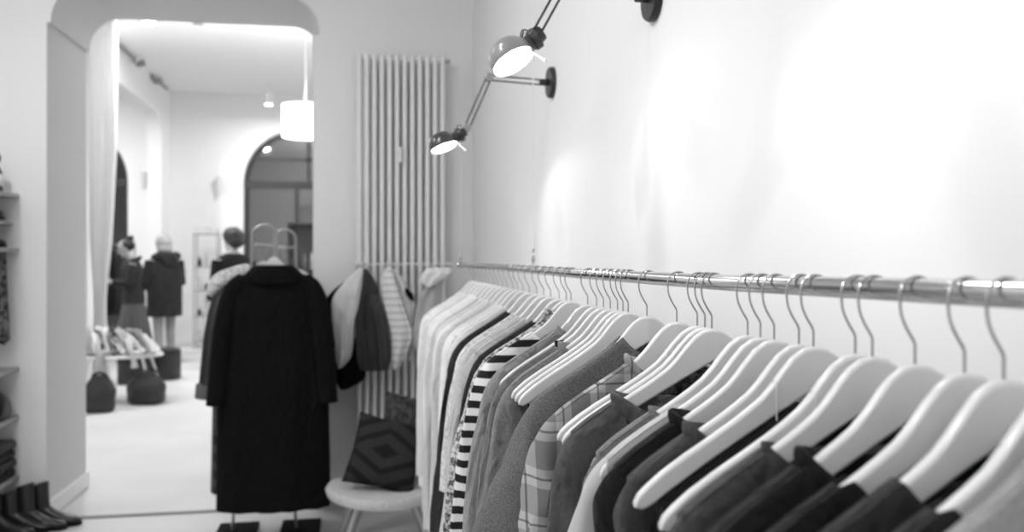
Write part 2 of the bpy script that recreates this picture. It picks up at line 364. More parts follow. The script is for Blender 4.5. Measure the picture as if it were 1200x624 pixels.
# ------------------------------------------------------------------ garments
def fold(seed, x, z, k=1.0):
    return noise.noise(Vector((x*9*k+seed*3.1, z*1.6*k, seed)))*.65+noise.noise(Vector((x*24*k, z*3.4*k+seed, seed*1.7)))*.35
def body_mesh(seed, n, hem, d, wtop=.185, wbot=.2, fd=.05, bd=.012, fl=1.0, sleeveless=False, xr=None):
    NX, NR = 34, 26; rings = []
    def topz(x, front):
        ax = abs(x)
        if sleeveless: return under(min(ax, .19))-.004 if ax > .02 else under(.02)-.004
        if ax >= n: return arm(ax)+.0035
        dd = fd if front else bd
        return arm(n)+.0035-dd*(1-(ax/n)**2)
    for r in range(NR+1):
        t = r/NR; tt = t**1.25; row = []
        for side in (0, 1):
            for i in range(NX+1):
                s = -1+2*i/NX
                if side: s = -s
                x0 = s*wtop; zt_ = topz(x0, side == 0); z = zt_+(hem-zt_)*tt
                w = wtop+(wbot-wtop)*min(1, tt*1.6)
                x = s*w
                if x > .195: x = .195
                dr = max(0, (zt_-z-.045)/.16); env = min(1, dr)**1.0
                th = max(.0072, (.0072+(d*.8-.0072)*env)*max(.25, (1-s**6)))
                wob = fold(seed, s*.2, z)*d*1.5*env*fl
                own = abs(fold(seed+side*7+1, s*.2, z*1.3))*d*.9*env
                y = (-1 if side == 0 else 1)*(th+own*.6)+wob+min(.005, d*.25)*env*math.sin(s*24+seed*3+5*noise.noise(Vector((s*2, z*4, seed))))
                if abs(s) > .98 and abs(x0) > .188: y = y*.35
                row.append((x, y, z+(.006*math.sin(s*9+seed) if t > .98 else 0)))
        rings.append(row)
    m = MB(); m.loft(rings, True, False)
    # close the shoulders between front and back sheet
    ring = rings[0]; K = NX+1; base = len(m.v); m.v += [tuple(p) for p in ring]
    for i in range(NX):
        s0 = -1+2*i/NX; s1 = -1+2*(i+1)/NX
        if min(abs(s0), abs(s1))*wtop >= n*.98 or sleeveless:
            m.f.append((base+i, base+i+1, base+2*K-2-i, base+2*K-1-i))
    return m
def sleeve_mesh(seed, side, d, length, flare, fl=1.0, cuffw=.05, sk=1.0):
    if side < 0:
        a = [(-.125, arm(.125)+.004), (-.17, arm(.17)+.005), (-.203, -.150), (-.217-.12*flare, -.215), (-.225-.5*flare, -.36), (-.228-flare, -.62)]
        b = [(-.10, -.16), (-.125, -.20), (-.142, -.245), (-.15, -.29), (-.158-.25*flare, -.39), (-.228-flare+2*cuffw*.8, -.62)]
    else:
        a = [(.125, arm(.125)+.004), (.165, arm(.165)+.004), (.188, -.145), (.194, -.205), (.196, -.36), (.194, -.62)]
        b = [(.09, -.16), (.105, -.20), (.118, -.245), (.122, -.29), (.125, -.39), (.13, -.62)]
    if side < 0 and sk != 1:      # close-hanging sleeve that drops straight from the hanger tip
        a[2:] = [(-.2, -.1485), (-.203, -.195), (-.20+.022*(1-sk), -.36), (-.20+.05*(1-sk)-flare, -.62)]
    if length < -.62: a[-1] = (a[-1][0], length); b[-1] = (b[-1][0], length)
    K = 30; A = crom([(p[0], 0, p[1]) for p in a], K); B = crom([(p[0], 0, p[1]) for p in b], K)
    rings = []; NS = 20
    for i in range(K+1):
        if A[i].z < length and i > 8: break
        c = (A[i]+B[i])/2; h = (A[i]-B[i])/2; row = []; t = i/K
        th = .0112+(max(d*1.1, .0115)-.0112)*min(1, t*1.8)**1.3
        for k in range(NS):
            q = 2*PI*k/NS; cx, sy = math.cos(q), math.sin(q)
            p = c+h*(abs(cx)**.85*(1 if cx > 0 else -1))
            y = th*(abs(sy)**.8)*(1 if sy > 0 else -1)
            env = max(0, min(1, t*2.4-.35))
            y += fold(seed+3*side, p.x*1.6, p.z*1.4, 1.3)*d*1.3*env*fl
            y += min(.006, d*.32)*env*fl**.5*math.sin(p.x*135+seed*5+6*noise.noise(Vector((p.x*7, p.z*5, seed+side))))
            p = p+Vector((fold(seed+5, y*4, p.z*2.2)*.012*env*fl*(1 if side < 0 else .2), y, fold(seed+11, y*6, p.x*2)*.004*env))
            if side > 0: p.x = min(p.x, .2)
            row.append(p)
        rings.append(row)
    m = MB(); m.loft(rings, True, True); return m, rings
def neck_ring(seed, n, fd, bd, up, out, drop, wr):
    rings = []
    for i in range(44):
        q = 2*PI*i/44; cx, sy = math.cos(q), math.sin(q); dd = fd if sy < 0 else bd
        p = Vector((n*cx, .0085*math.copysign(abs(sy)**.5, sy), arm(n)+.004-dd*(1-cx*cx)))
        o = Vector((cx*.45, sy, 0)).normalized(); w = Vector((cx*.35, 0, .94)).normalized()
        k = 1+wr*fold(seed+9, cx*.14, sy*.5, 1.6)
        rings.append([p+w*(up*k*math.cos(a)-drop)+o*(out*(math.sin(a)+.55)*k) for a in [2*PI*b/12 for b in range(12)]])
    rings.append(rings[0]); m = MB(); m.loft(rings, True, False); return bend_mb(m)
def make_garment(name, label, cat, loc, rz, mat, seed, n=.08, hem=-.72, d=.016, flare=.035, sleeve=-.6, fd=.05, bd=.012, collar=None,
                 sleeveless=False, fl=1.0, wbot=.2, smat=None, group='clothes hung along the chrome rail', strap=False, sk=1.0, cmat=None, cuff=False):
    t = thing(name, label, cat, loc, rz, group)
    if sleeveless:
        bm_ = bend_mb(body_mesh(seed, n, hem, d, .165, .17, sleeveless=True, fl=fl)); bm_.build('bodice', mat, t, 50, solid=.0015)
        for sx in (-.045, .045):
            bend_mb(MB().tube([(sx, -.0068, under(.045)-.012), (sx, -.0068, arm(sx)-.004), (sx, 0, arm(sx)+.0016), (sx, .0068, arm(sx)-.004), (sx, .0068, under(.045)-.012)], .0009, 6)).build('hanger_loop', M['hanger'], t)
        return t
    bend_mb(body_mesh(seed, n, hem, d, fd=fd, bd=bd, fl=fl, wbot=wbot if sk == 1 else .175)).build('bodice', mat, t, 50, solid=.0018)
    if sleeve:
        for sd in (-1, 1):
            m, rings = sleeve_mesh(seed, sd, d*1.05, sleeve, flare, fl, sk=sk)
            so = bend_mb(m).build('sleeve', smat or mat, t, 60)
            if cuff and sd < 0:
                r0 = rings[-1]; c = sum((Vector(p) for p in r0), Vector())/len(r0)
                MB().loft([[c+(p-c)*s+Vector((0, 0, dz)) for p in r0] for s, dz in ((.9, .014), (1.04, .008), (1.04, -.03), (.9, -.036))]).build('cuff', cmat or mat, so)
    if collar:
        if collar == 'band': neck_ring(seed, n, fd, bd, .010, .0028, .004, .15).build('neckband', cmat or mat, t, 70)
        else: neck_ring(seed, n, fd, bd, .0155, .0062, .006, .6).build('collar', cmat or mat, t, 70)
    return t

GM = dict(
 greycoat=cloth('soft_grey_wool', .26), charcoal=cloth('charcoal_jersey', .022), charcoal2=cloth('charcoal_knit', .03, scale=140),
 black1=cloth('black_jersey', .012), black2=cloth('black_crepe', .015), slate=cloth('slate_jersey', .06),
 silk=plain('pale_satin', .42, .5, bump=.2, bscale=40, sheen=.3), grey1=cloth('grey_rib', .15), dkknit=cloth('dark_grey_knit', .08, scale=160, bump=.35),
 grey2=cloth('grey_jersey', .19), grey3=cloth('mid_grey_jersey', .23), grey4=cloth('ash_jersey', .16),
 heather=speckle('heather_wool', .07, .19, 420, .5, .2), plaid=plaid('plaid_cotton', .14, .4, .4, .05, .062),
 stripe=stripes('striped_jersey', .031, [(0, .014), (.5, .68)]), boucle=speckle('boucle', .08, .62, 110, .5, .07),
 dark=cloth('dark_cotton', .025), lightgrey=cloth('light_grey_cotton', .42), lightgrey2=cloth('pale_grey_cotton', .5),
 pattern=speckle('pale_print', .42, .66, 90, .45, .08), darkprint=speckle('dark_print', .012, .06, 70, .52, .05), lace=speckle('speckled_print', .03, .4, 120, .52, .05),
)
# (neck px, kind, label, category, short phrase, material, options)
W = lambda **k: k
RAIL = [
 (1292, 'sweater', 'soft grey blurred sweater in the bottom right corner, nearest of all on the rail', 'sweater', 'the nearest soft grey sweater', 'greycoat', W(n=.035, d=.02, fd=.02)),
 (1245, 'sweater', 'charcoal sweater at the right edge, second from the near end of rail', 'sweater', 'the charcoal sweater at the right edge', 'charcoal', W(n=.09, d=.02, flare=.05)),
 (1176, 'sweater', 'charcoal knit sweater with a broad sloping shoulder at lower right, third from near end', 'sweater', 'the broad charcoal knit at lower right', 'charcoal2', W(n=.088, d=.021, flare=.06, fl=1.4)),
 (1130, 'blouse', 'black blouse with wrinkled shoulder between charcoal knit and black collared shirt', 'blouse', 'the black blouse with wrinkled shoulder', 'black1', W(n=.1, d=.02, flare=.05, fl=1.6)),
 (1072, 'shirt', 'black shirt with a rolled collar reaching to the bottom edge, near end of rail', 'shirt', 'the black shirt with rolled collar', 'black2', W(n=.1, d=.021, collar='shirt', flare=.04)),
 (1022, 't_shirt', 'slate grey top with curved neckband beside the bare tip of a hanger', 'top', 'the slate top with curved neckband', 'slate', W(n=.105, d=.016, collar='band', flare=.0, sk=.55)),
 (1002, 'camisole', 'black sleeveless top hung by loops under the nearest bare hanger tip', 'top', 'a black sleeveless top, nearest bare arm tip', 'black1', W(sleeveless=True, d=.012)),
 (953, 'camisole', 'black sleeveless top with thin strap under the large bare hanger tip at lower centre', 'top', 'a black strappy top, large bare arm tip', 'black2', W(sleeveless=True, d=.016)),
 (936, 'shirt', 'dark grey shirt squeezed directly behind the large bare hanger tip', 'shirt', 'the dark grey shirt behind the large bare tip', 'slate', W(n=.12, d=.013, collar='shirt', flare=.0, sk=.45)),
 (907, 'shirt', 'black shirt with pointed collar just in front of the pale satin blouse', 'shirt', 'the black shirt before the satin blouse', 'black1', W(n=.115, d=.016, collar='shirt', flare=.0, sk=.4)),
 (891, 'satin_blouse', 'pale shiny satin blouse with crinkled shoulder at lower centre', 'blouse', 'the pale satin blouse', 'silk', W(n=.1, d=.017, fl=2.2, flare=.085)),
 (876, 'rib_top', 'mid grey top with ribbed neckband between satin blouse and dark grey knit', 'top', 'the grey top with ribbed neckband', 'grey1', W(n=.12, d=.013, collar='band', flare=.0, sk=.8)),
 (834, 'knit_sweater', 'dark grey knit sweater with rolled collar and long straight sleeve near the centre', 'sweater', 'the dark grey knit with rolled collar', 'dkknit', W(n=.125, d=.022, collar='shirt', flare=-.015)),
 (826, 'camisole', 'dark printed sleeveless top hidden behind the dark grey knit, on slim straps', 'top', 'the dark printed sleeveless top', 'darkprint', W(sleeveless=True, d=.007)),
 (817, 'camisole', 'dark sleeveless top below the bare hanger tip between plaid shirt and dark knit', 'top', 'a dark top, bare arm tip beside the plaid', 'darkprint', W(sleeveless=True, d=.008)),
 (793, 'plaid_shirt', 'plaid shirt in light and mid greys with a turned collar and wrinkled shoulder', 'shirt', 'the plaid shirt', 'plaid', W(n=.07, d=.024, collar='shirt', flare=.02, fl=1.6, sleeve=-.58)),
 (758, 'wool_sweater', 'heathered grey wool sweater with wide slanting sleeve in the middle of the rail', 'sweater', 'the heathered wool sweater', 'heather', W(n=.045, d=.026, flare=.13, fd=.03)),
 (736, 'camisole', 'grey sleeveless top under a bare hanger tip just behind the heathered sweater', 'top', 'a grey top, bare arm tip behind heathered sweater', 'grey4', W(sleeveless=True, d=.009)),
 (730, 'camisole', 'mid grey sleeveless top, second behind the heathered sweater', 'top', 'the mid grey sleeveless top', 'grey3', W(sleeveless=True, d=.009)),
 (723.5, 'camisole', 'charcoal sleeveless top, third behind the heathered sweater', 'top', 'the charcoal sleeveless top', 'charcoal', W(sleeveless=True, d=.009)),
 (715, 't_shirt', 'ash grey top with soft collar, left of the bare hanger tip by heathered sweater', 'top', 'the ash grey soft-collared top', 'grey2', W(n=.09, d=.012, flare=.02, collar='shirt')),
 (707, 't_shirt', 'grey top with low black-lined neck opening between ash grey top and plain sweatshirt', 'top', 'the grey top with black neck opening', 'grey4', W(n=.09, d=.012, flare=.03, fd=.07, bd=.0, collar='band', cm='black1')),
 (699, 'camisole', 'dark speckled sleeveless top directly in front of the plain sweatshirt', 'top', 'the dark speckled sleeveless top', 'darkprint', W(sleeveless=True, d=.009)),
 (688.5, 'sweatshirt', 'plain mid grey sweatshirt with broad shoulder right in front of the striped sweater', 'sweatshirt', 'the plain mid grey sweatshirt', 'grey3', W(n=.06, d=.022, flare=.045, fd=.03, collar='band')),
 (669, 'striped_sweater', 'black and white striped sweater with a long striped sleeve', 'sweater', 'the black and white striped sweater', 'stripe', W(n=.085, d=.022, flare=.05, sleeve=-.66, hem=-.85)),
 (663.5, 'cardigan', 'nubbly speckled boucle cardigan edging out behind the striped sweater', 'cardigan', 'the speckled boucle cardigan', 'boucle', W(n=.04, d=.015, flare=.065, sleeve=-.7, fd=.01, collar='shirt')),
 (655, 'blouse', 'black blouse just behind the boucle cardigan', 'blouse', 'the black blouse behind the cardigan', 'dark', W(n=.06, d=.018, flare=.03, sleeve=-.64, hem=-.8)),
 (645, 'shirt', 'pale grey long-sleeved shirt with rounded cuff behind the black blouse', 'shirt', 'the pale grey shirt with rounded cuff', 'lightgrey', W(n=.06, d=.018, flare=.045, sleeve=-.52, hem=-.7)),
 (637, 'shirt', 'light grey shirt, second pale one behind the black blouse', 'shirt', 'the second pale shirt behind the black blouse', 'lightgrey2', W(n=.06, d=.017, flare=.03, sleeve=-.6)),
 (629, 'blouse', 'pale patterned blouse showing a printed shoulder among the white tops', 'blouse', 'the pale patterned blouse', 'pattern', W(n=.06, d=.018, flare=.03, sleeve=-.5)),
 (620, 'shirt', 'dark narrow shirt sandwiched among the white tops at the far half', 'shirt', 'the dark shirt among the white tops', 'dark', W(n=.06, d=.018, flare=.04, sleeve=-.62, hem=-.82)),
]
whites = [(612.5, 'offwhite', -.7), (606.5, 'white', -.62), (601, 'white', -.66), (594, 'lightgrey2', -.72), (588.5, 'white', -.64), (583, 'offwhite', -.74), (578, 'lightgrey2', -.8), (573, 'white', -.68),
          (568.5, 'white', -.78), (564, 'offwhite', -.7), (559, 'white', -.86), (554, 'white', -.8)]
ordn = ['first', 'second', 'third', 'fourth', 'fifth', 'sixth', 'seventh', 'eighth', 'ninth', 'tenth', 'eleventh', 'twelfth']
toned = {'offwhite': 'off-white', 'white': 'white', 'lightgrey2': 'pale grey'}
for i, (px, m, sl) in enumerate(whites):
    RAIL.append((px, 'shirt', f'{toned[m]} shirt at the far half of the rail, {ordn[i]} behind the dark narrow one', 'shirt',
                 f'a {toned[m]} shirt, {ordn[i]} behind the dark one', m, W(n=.05, d=.022, flare=-.012+.02*(i % 3 == 0), sleeve=sl, hem=[-.72, -.92, -.8, -.98][i % 4], fl=1.2)))
for i, (px, nm, lab, cat, sh, mk, op) in enumerate(RAIL):
    Z = 455/(px-420.0)*1.0; Y = Z*(CS-(px-600)/F*SN); loc = (.448, Y, railz(Y)-.06)
    rz = math.radians(rnd.uniform(-1.5, 2.5)) if px < 720 else math.radians(rnd.uniform(-.8, 1.2))
    if 810 < px < 840: rz = math.radians(-5)
    place_hanger(loc, rz, 'white wooden hanger carrying '+sh)
    mat = GM.get(mk) or M.get(mk); op = dict(op); cm = op.pop('cm', None)
    make_garment(nm, lab, cat, loc, rz, mat, i*1.37+.5, cmat=GM[cm] if cm else None, **op)

# ------------------------------------------------------------------ radiator
rd = thing('radiator', 'tall white column radiator on the back wall behind the hanging clothes', 'radiator', (atY(467, 300, 4.95).x, 4.95, 0))
y0 = 4.92
ztop = atY(467, 66, y0).z; zbot = .2
cols = [atY(421+8.85*i, 300, y0).x for i in range(12)]
for X in cols:
    m = MB()
    for yy in (y0-.022, y0+.03):
        m.tube([L(rd, (X, yy, zbot)), L(rd, (X, yy, ztop))], .0135, 12)
    for zz in (zbot+.02, ztop-.02):
        m.tube([L(rd, (X, y0-.026, zz)), L(rd, (X, y0+.034, zz))], .017, 12)
    m.build('radiator_column', M['radiator'], rd, bevel=.004)
for zz in (zbot+.02, ztop-.02):
    MB().tube([L(rd, (cols[0]-.016, y0, zz)), L(rd, (cols[-1]+.016, y0, zz))], .015, 12).build('header_pipe', M['radiator'], rd)
MB().tube([L(rd, (cols[-1]+.016, y0, ztop-.02)), L(rd, (cols[-1]+.045, y0, ztop-.02))], .011, 10).build('bleed_valve', M['steel'], rd)
hm = MB(); c = L(rd, atY(468, 182, y0-.04)); hm.box(c, (.032, .022, .085)); hm.box(c+Vector((0, -.012, .02)), (.022, .006, .02)); hm.build('heat_meter', M['trim'], rd, bevel=.005)

# ------------------------------------------------------------------ clothes hung before the radiator
def hung(name, label, cat, Y, rows, mat, th=.05, seed=1, parts=(), group='clothes hung in front of the radiator'):
    """rows: (y px, left px, right px)"""
    a = atY((rows[0][1]+rows[0][2])/2, rows[0][0], Y); t = thing(name, label, cat, (a.x, Y, a.z), 0, group)
    def cloth_part(nm, rows, mt, dy, th):
        pl = crom([(r[1], r[0], 0) for r in rows], 28); pr = crom([(r[2], r[0], 0) for r in rows], 28); rings = []
        for i, (p, q) in enumerate(zip(pl, pr)):
            A = atY(p.x, p.y, Y); B = atY(q.x, q.y, Y); ring = []; n = 28; e = min(1, i/7)
            for k in range(n):
                an = 2*PI*k/n; s = math.cos(an); c = (A+B)/2+(B-A)/2*s
                y = math.sin(an)*th*(.35+.65*e)
                y += fold(seed, s*.22, c.z*.8, 1.4)*th*1.1*e
                ring.append(Vector((c.x, Y+dy+y, c.z))-t.location)
            rings.append(ring)
        return MB().loft(rings).build(nm, mt, t, 60)
    for k, (nm, rw, mt, dy, tt) in enumerate([('bodice', rows, mat, 0, th)]+list(parts)):
        cloth_part(nm, rw, mt, dy, tt)
    return t
YH = 4.70
hung('jacket', 'white jacket with black sides hanging left of the dark jacket before radiator', 'jacket', YH,
     [(315, 421, 428), (330, 404, 428), (350, 390, 427), (375, 389, 418), (400, 392, 415), (420, 394, 411), (431, 396, 401)], M['offwhite'], .045, 2,
     [('lining', [(322, 414, 424), (345, 386, 424), (365, 379, 418), (395, 388, 416), (420, 394, 425), (445, 393, 428), (458, 398, 408)], M['cloth_black'], .06, .035)])
hung('jacket', 'dark grey jacket hanging between white jacket and striped shirt before radiator', 'jacket', YH-.02,
     [(315, 426, 430), (330, 424, 440), (350, 420, 446), (375, 416, 449), (400, 417, 455), (420, 418, 456), (434, 422, 452)], cloth('dark_grey_felt', .035), .055, 3,
     [('sleeve', [(345, 432, 444), (370, 438, 451), (395, 442, 456), (415, 443, 458), (432, 444, 455)], cloth('grey_felt', .05), -.05, .03)])
hung('striped_shirt', 'white shirt with faint horizontal stripes hanging before the radiator', 'shirt', YH-.03,
     [(314, 452, 459), (330, 446, 464), (350, 447, 471), (370, 451, 478), (386, 455, 484), (400, 457, 483), (418, 457, 475), (433, 460, 466)], stripes('faint_stripes', .038, [(0, .72), (.72, .5)], wob=.02), .045, 4,
     [('shirt_tail', [(316, 456, 464), (335, 460, 478), (355, 464, 488), (368, 470, 486), (390, 476, 484), (424, 478, 485)], M['offwhite'], .05, .035),
      ('trim', [(338, 474, 478), (345, 475, 484), (352, 480, 485)], M['cloth_black'], .02, .02)])
hung('cap_sleeve_top', 'white cap-sleeved top hanging beside the far end of the chrome rail', 'top', YH-.05,
     [(320, 492, 524), (326, 491, 522), (334, 498, 519), (350, 490, 518), (375, 486, 515), (400, 484, 512), (412, 488, 508)], M['lightgrey'] if 'lightgrey' in M else GM['lightgrey'], .04, 5,
     [('cap_sleeve', [(314, 500, 530), (322, 493, 528), (330, 492, 514), (336, 498, 506)], M['white'], -.045, .03)])
pegs = thing('peg_rail', 'slim white peg rail carrying the clothes in front of the radiator', 'peg rail', (atY(455, 312, 4.80).x, 4.80, atY(455, 310, 4.80).z))
pm = MB(); a = L(pegs, (atY(415, 300, 4.8).x, 4.80, pegs.location.z)); b = L(pegs, (atY(531, 300, 4.8).x, 4.80, pegs.location.z))
pm.tube([a, b], .006, 10).build('bar', M['trim'], pegs)
for px in (425, 429, 456, 512):
    p = L(pegs, (atY(px, 300, 4.76).x, 4.80, pegs.location.z))
    MB().tube([p, p+Vector((0, -.05, 0)), p+Vector((0, -.10, .004)), p+Vector((0, -.11, .02))], .004, 8).build('peg', M['trim'], pegs)
for px in (416, 530):
    p = L(pegs, (atY(px, 300, 4.8).x, 4.80, pegs.location.z)); MB().tube([p, p+Vector((0, .21, 0))], .006, 8).build('bracket', M['trim'], pegs)

# ------------------------------------------------------------------ wicker chair with cushions
chx, chy, chz = .13, 4.12, .335
ch = thing('wicker_chair', 'low woven rope lounge chair under the patterned cushions by the radiator', 'chair', (chx, chy, 0))
def pad(rad, ztop, h, fn=None):
    rings = []
    for r, z in ((.02, 0), (.6, -.004), (.88, -.002), (.96, -.006), (1, -h*.45), (.97, -h*.85), (.85, -h), (.4, -h-.01), (.02, -h-.01)):
        row = []
        for k in range(64):
            a = 2*PI*k/64
            rr = rad*r*(1+.012*math.sin(a*32)*(r > .5))
            row.append((rr*math.cos(a), rr*.92*math.sin(a), ztop+z+(.022*(math.cos(a)**2)*r*r if 1 else 0)))
        rings.append(row)
    return MB().loft(rings)
pad(.285, chz, .06).build('seat', M['wicker'], ch, 50)
bk = MB(); rows = []
for i in range(25):
    a = math.radians(62+56*i/24); rows.append((math.cos(a), math.sin(a)))
prof = [(.225, -.02), (.265, .0), (.275, .05), (.27, .1), (.245, .105), (.242, .05), (.23, .01)]
bk.loft([[(r*c, r*s*.92, chz-.01+z) for r, z in prof] for c, s in rows]); bk.build('backrest', M['wicker'], ch, 50)
for sx, sy in ((-1, -1), (1, -1), (-1, 1), (1, 1)):
    MB().tube([(sx*.13, sy*.14, chz-.055), (sx*.235, sy*.2, 0)], [.026, .017], 14).build('leg', M['steel'], ch)
def cushion(name, label, loc, rot, size, mat, t=.1):
    o = tag(MB().loft([]) if 0 else None, label, 'cushion') if 0 else None
    m = MB(); n = 22; V = []; Fq = []
    for sgn in (-1, 1):
        base = len(V)
        for i in range(n+1):
            for j in range(n+1):
                u = -1+2*i/n; v = -1+2*j/n; e = (1-u**4)*(1-v**4)
                k = 1-.07*(1-abs(u))*abs(v)**3; k2 = 1-.07*(1-abs(v))*abs(u)**3
                V.append((u*size/2*k2, sgn*t/2*(e**.6)*(1+.12*noise.noise(Vector((u*2, v*2, sgn)))), v*size/2*k))
        for i in range(n):
            for j in range(n):
                a = base+i*(n+1)+j; Fq.append((a, a+1, a+n+2, a+n+1))
    m.add(V, Fq); o = m.build(name, mat, None, 60)
    bm = bmesh.new(); bm.from_mesh(o.data); bmesh.ops.remove_doubles(bm, verts=bm.verts, dist=.0005); bmesh.ops.recalc_face_normals(bm, faces=bm.faces); bm.to_mesh(o.data); bm.free()
    o.location = loc; o.rotation_euler = rot; return tag(o, label, 'cushion')
p = atY(452, 531, 4.10)
cushion('throw_cushion', 'dark kilim cushion with stepped diamond pattern leaning on the wicker chair', (p.x, 4.08, p.z), (math.radians(-24), math.radians(13), math.radians(-8)), .335, kilim('kilim', .016, .038, .08), .12)
p = atY(482, 505, 4.24)
cushion('throw_cushion', 'dark mottled cushion standing behind the diamond patterned one', (p.x+.01, 4.245, p.z), (math.radians(-14), math.radians(12), 0), .33, speckle('mottled', .02, .07, 40), .1)

# ------------------------------------------------------------------ wall lamps
def orient(d):
    return Vector((0, 0, 1)).rotation_difference(Vector(d).normalized()).to_matrix().to_4x4()
def wall_lamp(label, base, elbow, wrist, head, aim, dark, watt, blend=.2, cone=140):
    t = thing('wall_lamp', label, 'wall lamp', (WX, base[1], base[2]), 0, 'articulated lamps along the right wall')
    T = lambda p: Vector(p)-t.location
    mt = M['lampdark'] if dark else M['lampgrey']
    MB().lathe([(.0, 0), (.054, 0), (.054, -.012), (.050, -.018), (.0, -.018)], 32, orient((1, 0, 0))).build('wall_plate', M['black'], t)
    k = Vector((-.018, 0, 0)); MB().tube([k, k+Vector((-.03, 0, 0))], .012, 12).build('swivel', M['black'], t, bevel=.002)
    a = T(base)+Vector((-.048, 0, 0)); e = T(elbow); w = T(wrist); h = T(head)
    def bars(p, q, nm):
        d = (q-p).normalized(); s = d.cross(Vector((0, 1, 0))).normalized()*.0085
        m = MB(); m.tube([p+s, q+s], .0028, 8); m.tube([p-s, q-s], .0028, 8); m.build(nm, M['black'], t)
    bars(a, e, 'upper_arm'); bars(e, w, 'lower_arm')
    for nm, p in (('elbow_joint', e), ('wrist_joint', w)):
        m = MB(); m.tube([p+Vector((0, -.012, 0)), p+Vector((0, .012, 0))], .015, 16); m.build(nm, M['steel'] if dark else M['black'], t, bevel=.002)
    ax = Vector(aim).normalized(); O = orient(-ax); O.translation = h
    cord = [w, w+Vector((-.03, 0, .008)), w+Vector((-.035, 0, -.02)), h-ax*.03+(w-h).normalized()*.06]
    MB().tube(crom(cord, 14), .0016, 6).build('cord', M['blackmatte'], t)
    R = .051
    prof = [(R, 0), (R*1.03, .003), (R*1.0, .012)]+[(R*math.cos(q)*1.0, .012+R*.92*math.sin(q)) for q in [PI/2*i/9 for i in range(1, 10)]]
    prof[-1] = (.0005, prof[-1][1])
    MB().lathe(prof, 40, O, False).build('lamp_shade', mt, t, 40, solid=.0014)
    nd = (w-(h-ax*.02)).normalized(); NO = orient(nd); NO.translation = h-ax*.012+nd*R*.86
    MB().lathe([(0, 0), (.019, 0), (.019, .012), (.024, .016), (.025, .03), (.017, .034), (.015, .046), (0, .048)], 20, NO).build('socket', M['black'], t, 30)
    MB().tube([NO @ Vector((0, 0, .04)), w], .006, 8).build('neck', M['black'], t)
    bb = MB().ball((0, 0, 0), (R*.9, R*.9, .012), 24, 8); bb.v = [tuple(O @ (Vector(v)+Vector((0, 0, .008)))) for v in bb.v]; bb.build('lit_bulb', M['bulb'], t)
    side = Vector((ax.z*-1, 0, ax.x)).normalized()
    if side.x < 0: side = -side
    kp = h+side*R*.95-ax*.006
    MB().tube([kp, kp+side*.014+ax*.03], .0022, 8).ball(tuple(kp+side*.016+ax*.033), .0045, 10, 6).build('switch', M['silver'], t)
    ld = bpy.data.lights.new('lamp_light', 'SPOT'); ld.energy = watt; ld.spot_size = math.radians(cone); ld.spot_blend = blend; ld.shadow_soft_size = .045
    lo = bpy.data.objects.new('lamp_light', ld); COL.objects.link(lo); lo.parent = t
    lo.rotation_euler = (-ax).to_track_quat('Z', 'Y').to_euler(); lo.location = h+ax*.012
    return t
YL = 2.9
wall_lamp('black jointed wall lamp with lit shade, far one beside the radiator', (WX, YL, atX(648, 97, WX).z), atY(573, 91, YL), atY(547, 150, YL), atY(521, 174, YL), (.32, -.2, -.92), True, 2.4)
YM = 1.86
wall_lamp('grey domed wall lamp on black arms glowing above the rail', (WX, YM, 2.015), atY(690, -72, YM), atY(628, 40, YM), atY(602, 73, YM), (.41, -.35, -.84), False, 1.0, .5)
YN = 1.0
wall_lamp('jointed wall lamp above the near end of the rail', (WX, YN, 2.02), (.5, YN, 2.16), (.43, YN, 1.92), (.40, YN, 1.80), (.3, -.02, -.95), False, 1.5, .5, 160)

# ------------------------------------------------------------------ coat rack and coats
rk = thing('coat_rack', 'steel coat rack with bent tube loops holding the long black coat', 'coat rack', (-.46, 4.60, 0))
def hoop(Y, cx, w, zt_, zf, spread):
    pts = [(cx-spread, Y, zf), (cx-w*1.05, Y, zt_-.22), (cx-w, Y, zt_-.11)]
    pts = [Vector(p) for p in pts]+[Vector((cx-w*math.cos(PI*i/12), Y, zt_-w+w*math.sin(PI*i/12))) for i in range(13)]+[Vector(p) for p in ((cx+w, Y, zt_-.11), (cx+w*1.05, Y, zt_-.22), (cx+spread, Y, zf))]
    return pts
zt1 = atY(311, 264, 4.55).z
c1 = atY(310, 300, 4.55).x; c2 = atY(334, 300, 5.25).x
MB().tube([L(rk, p) for p in hoop(4.55, c1, .062, zt1, .02, .16)], .008, 12).build('tube_frame', M['steel'], rk)
MB().tube([L(rk, p) for p in hoop(5.25, c2, .062, zt1, .02, .16)], .008, 12).build('tube_frame', M['steel'], rk)
zb = 1.365+.06+.06
MB().tube([L(rk, (c1-.064, 4.55, zb)), L(rk, (c1+.064, 4.55, zb))], .006, 10).build('cross_bar', M['steel'], rk)
MB().tube([L(rk, (c2-.064, 5.25, zb)), L(rk, (c2+.064, 5.25, zb))], .006, 10).build('cross_bar', M['steel'], rk)
MB().tube([L(rk, (c1-.02, 4.30, zb)), L(rk, (c1, 4.55, zb)), L(rk, (c2, 5.25, zb))], .008, 12).build('top_bar', M['steel'], rk)
for Y, c in ((4.55, c1), (5.25, c2)):
    for sx in (-.16, .16):
        MB().box(L(rk, (c+sx+.02, Y, .012)), (.2, .30 if Y < 5 else .24, .024)).build('base_plate', M['blackmatte'], rk, bevel=.004)
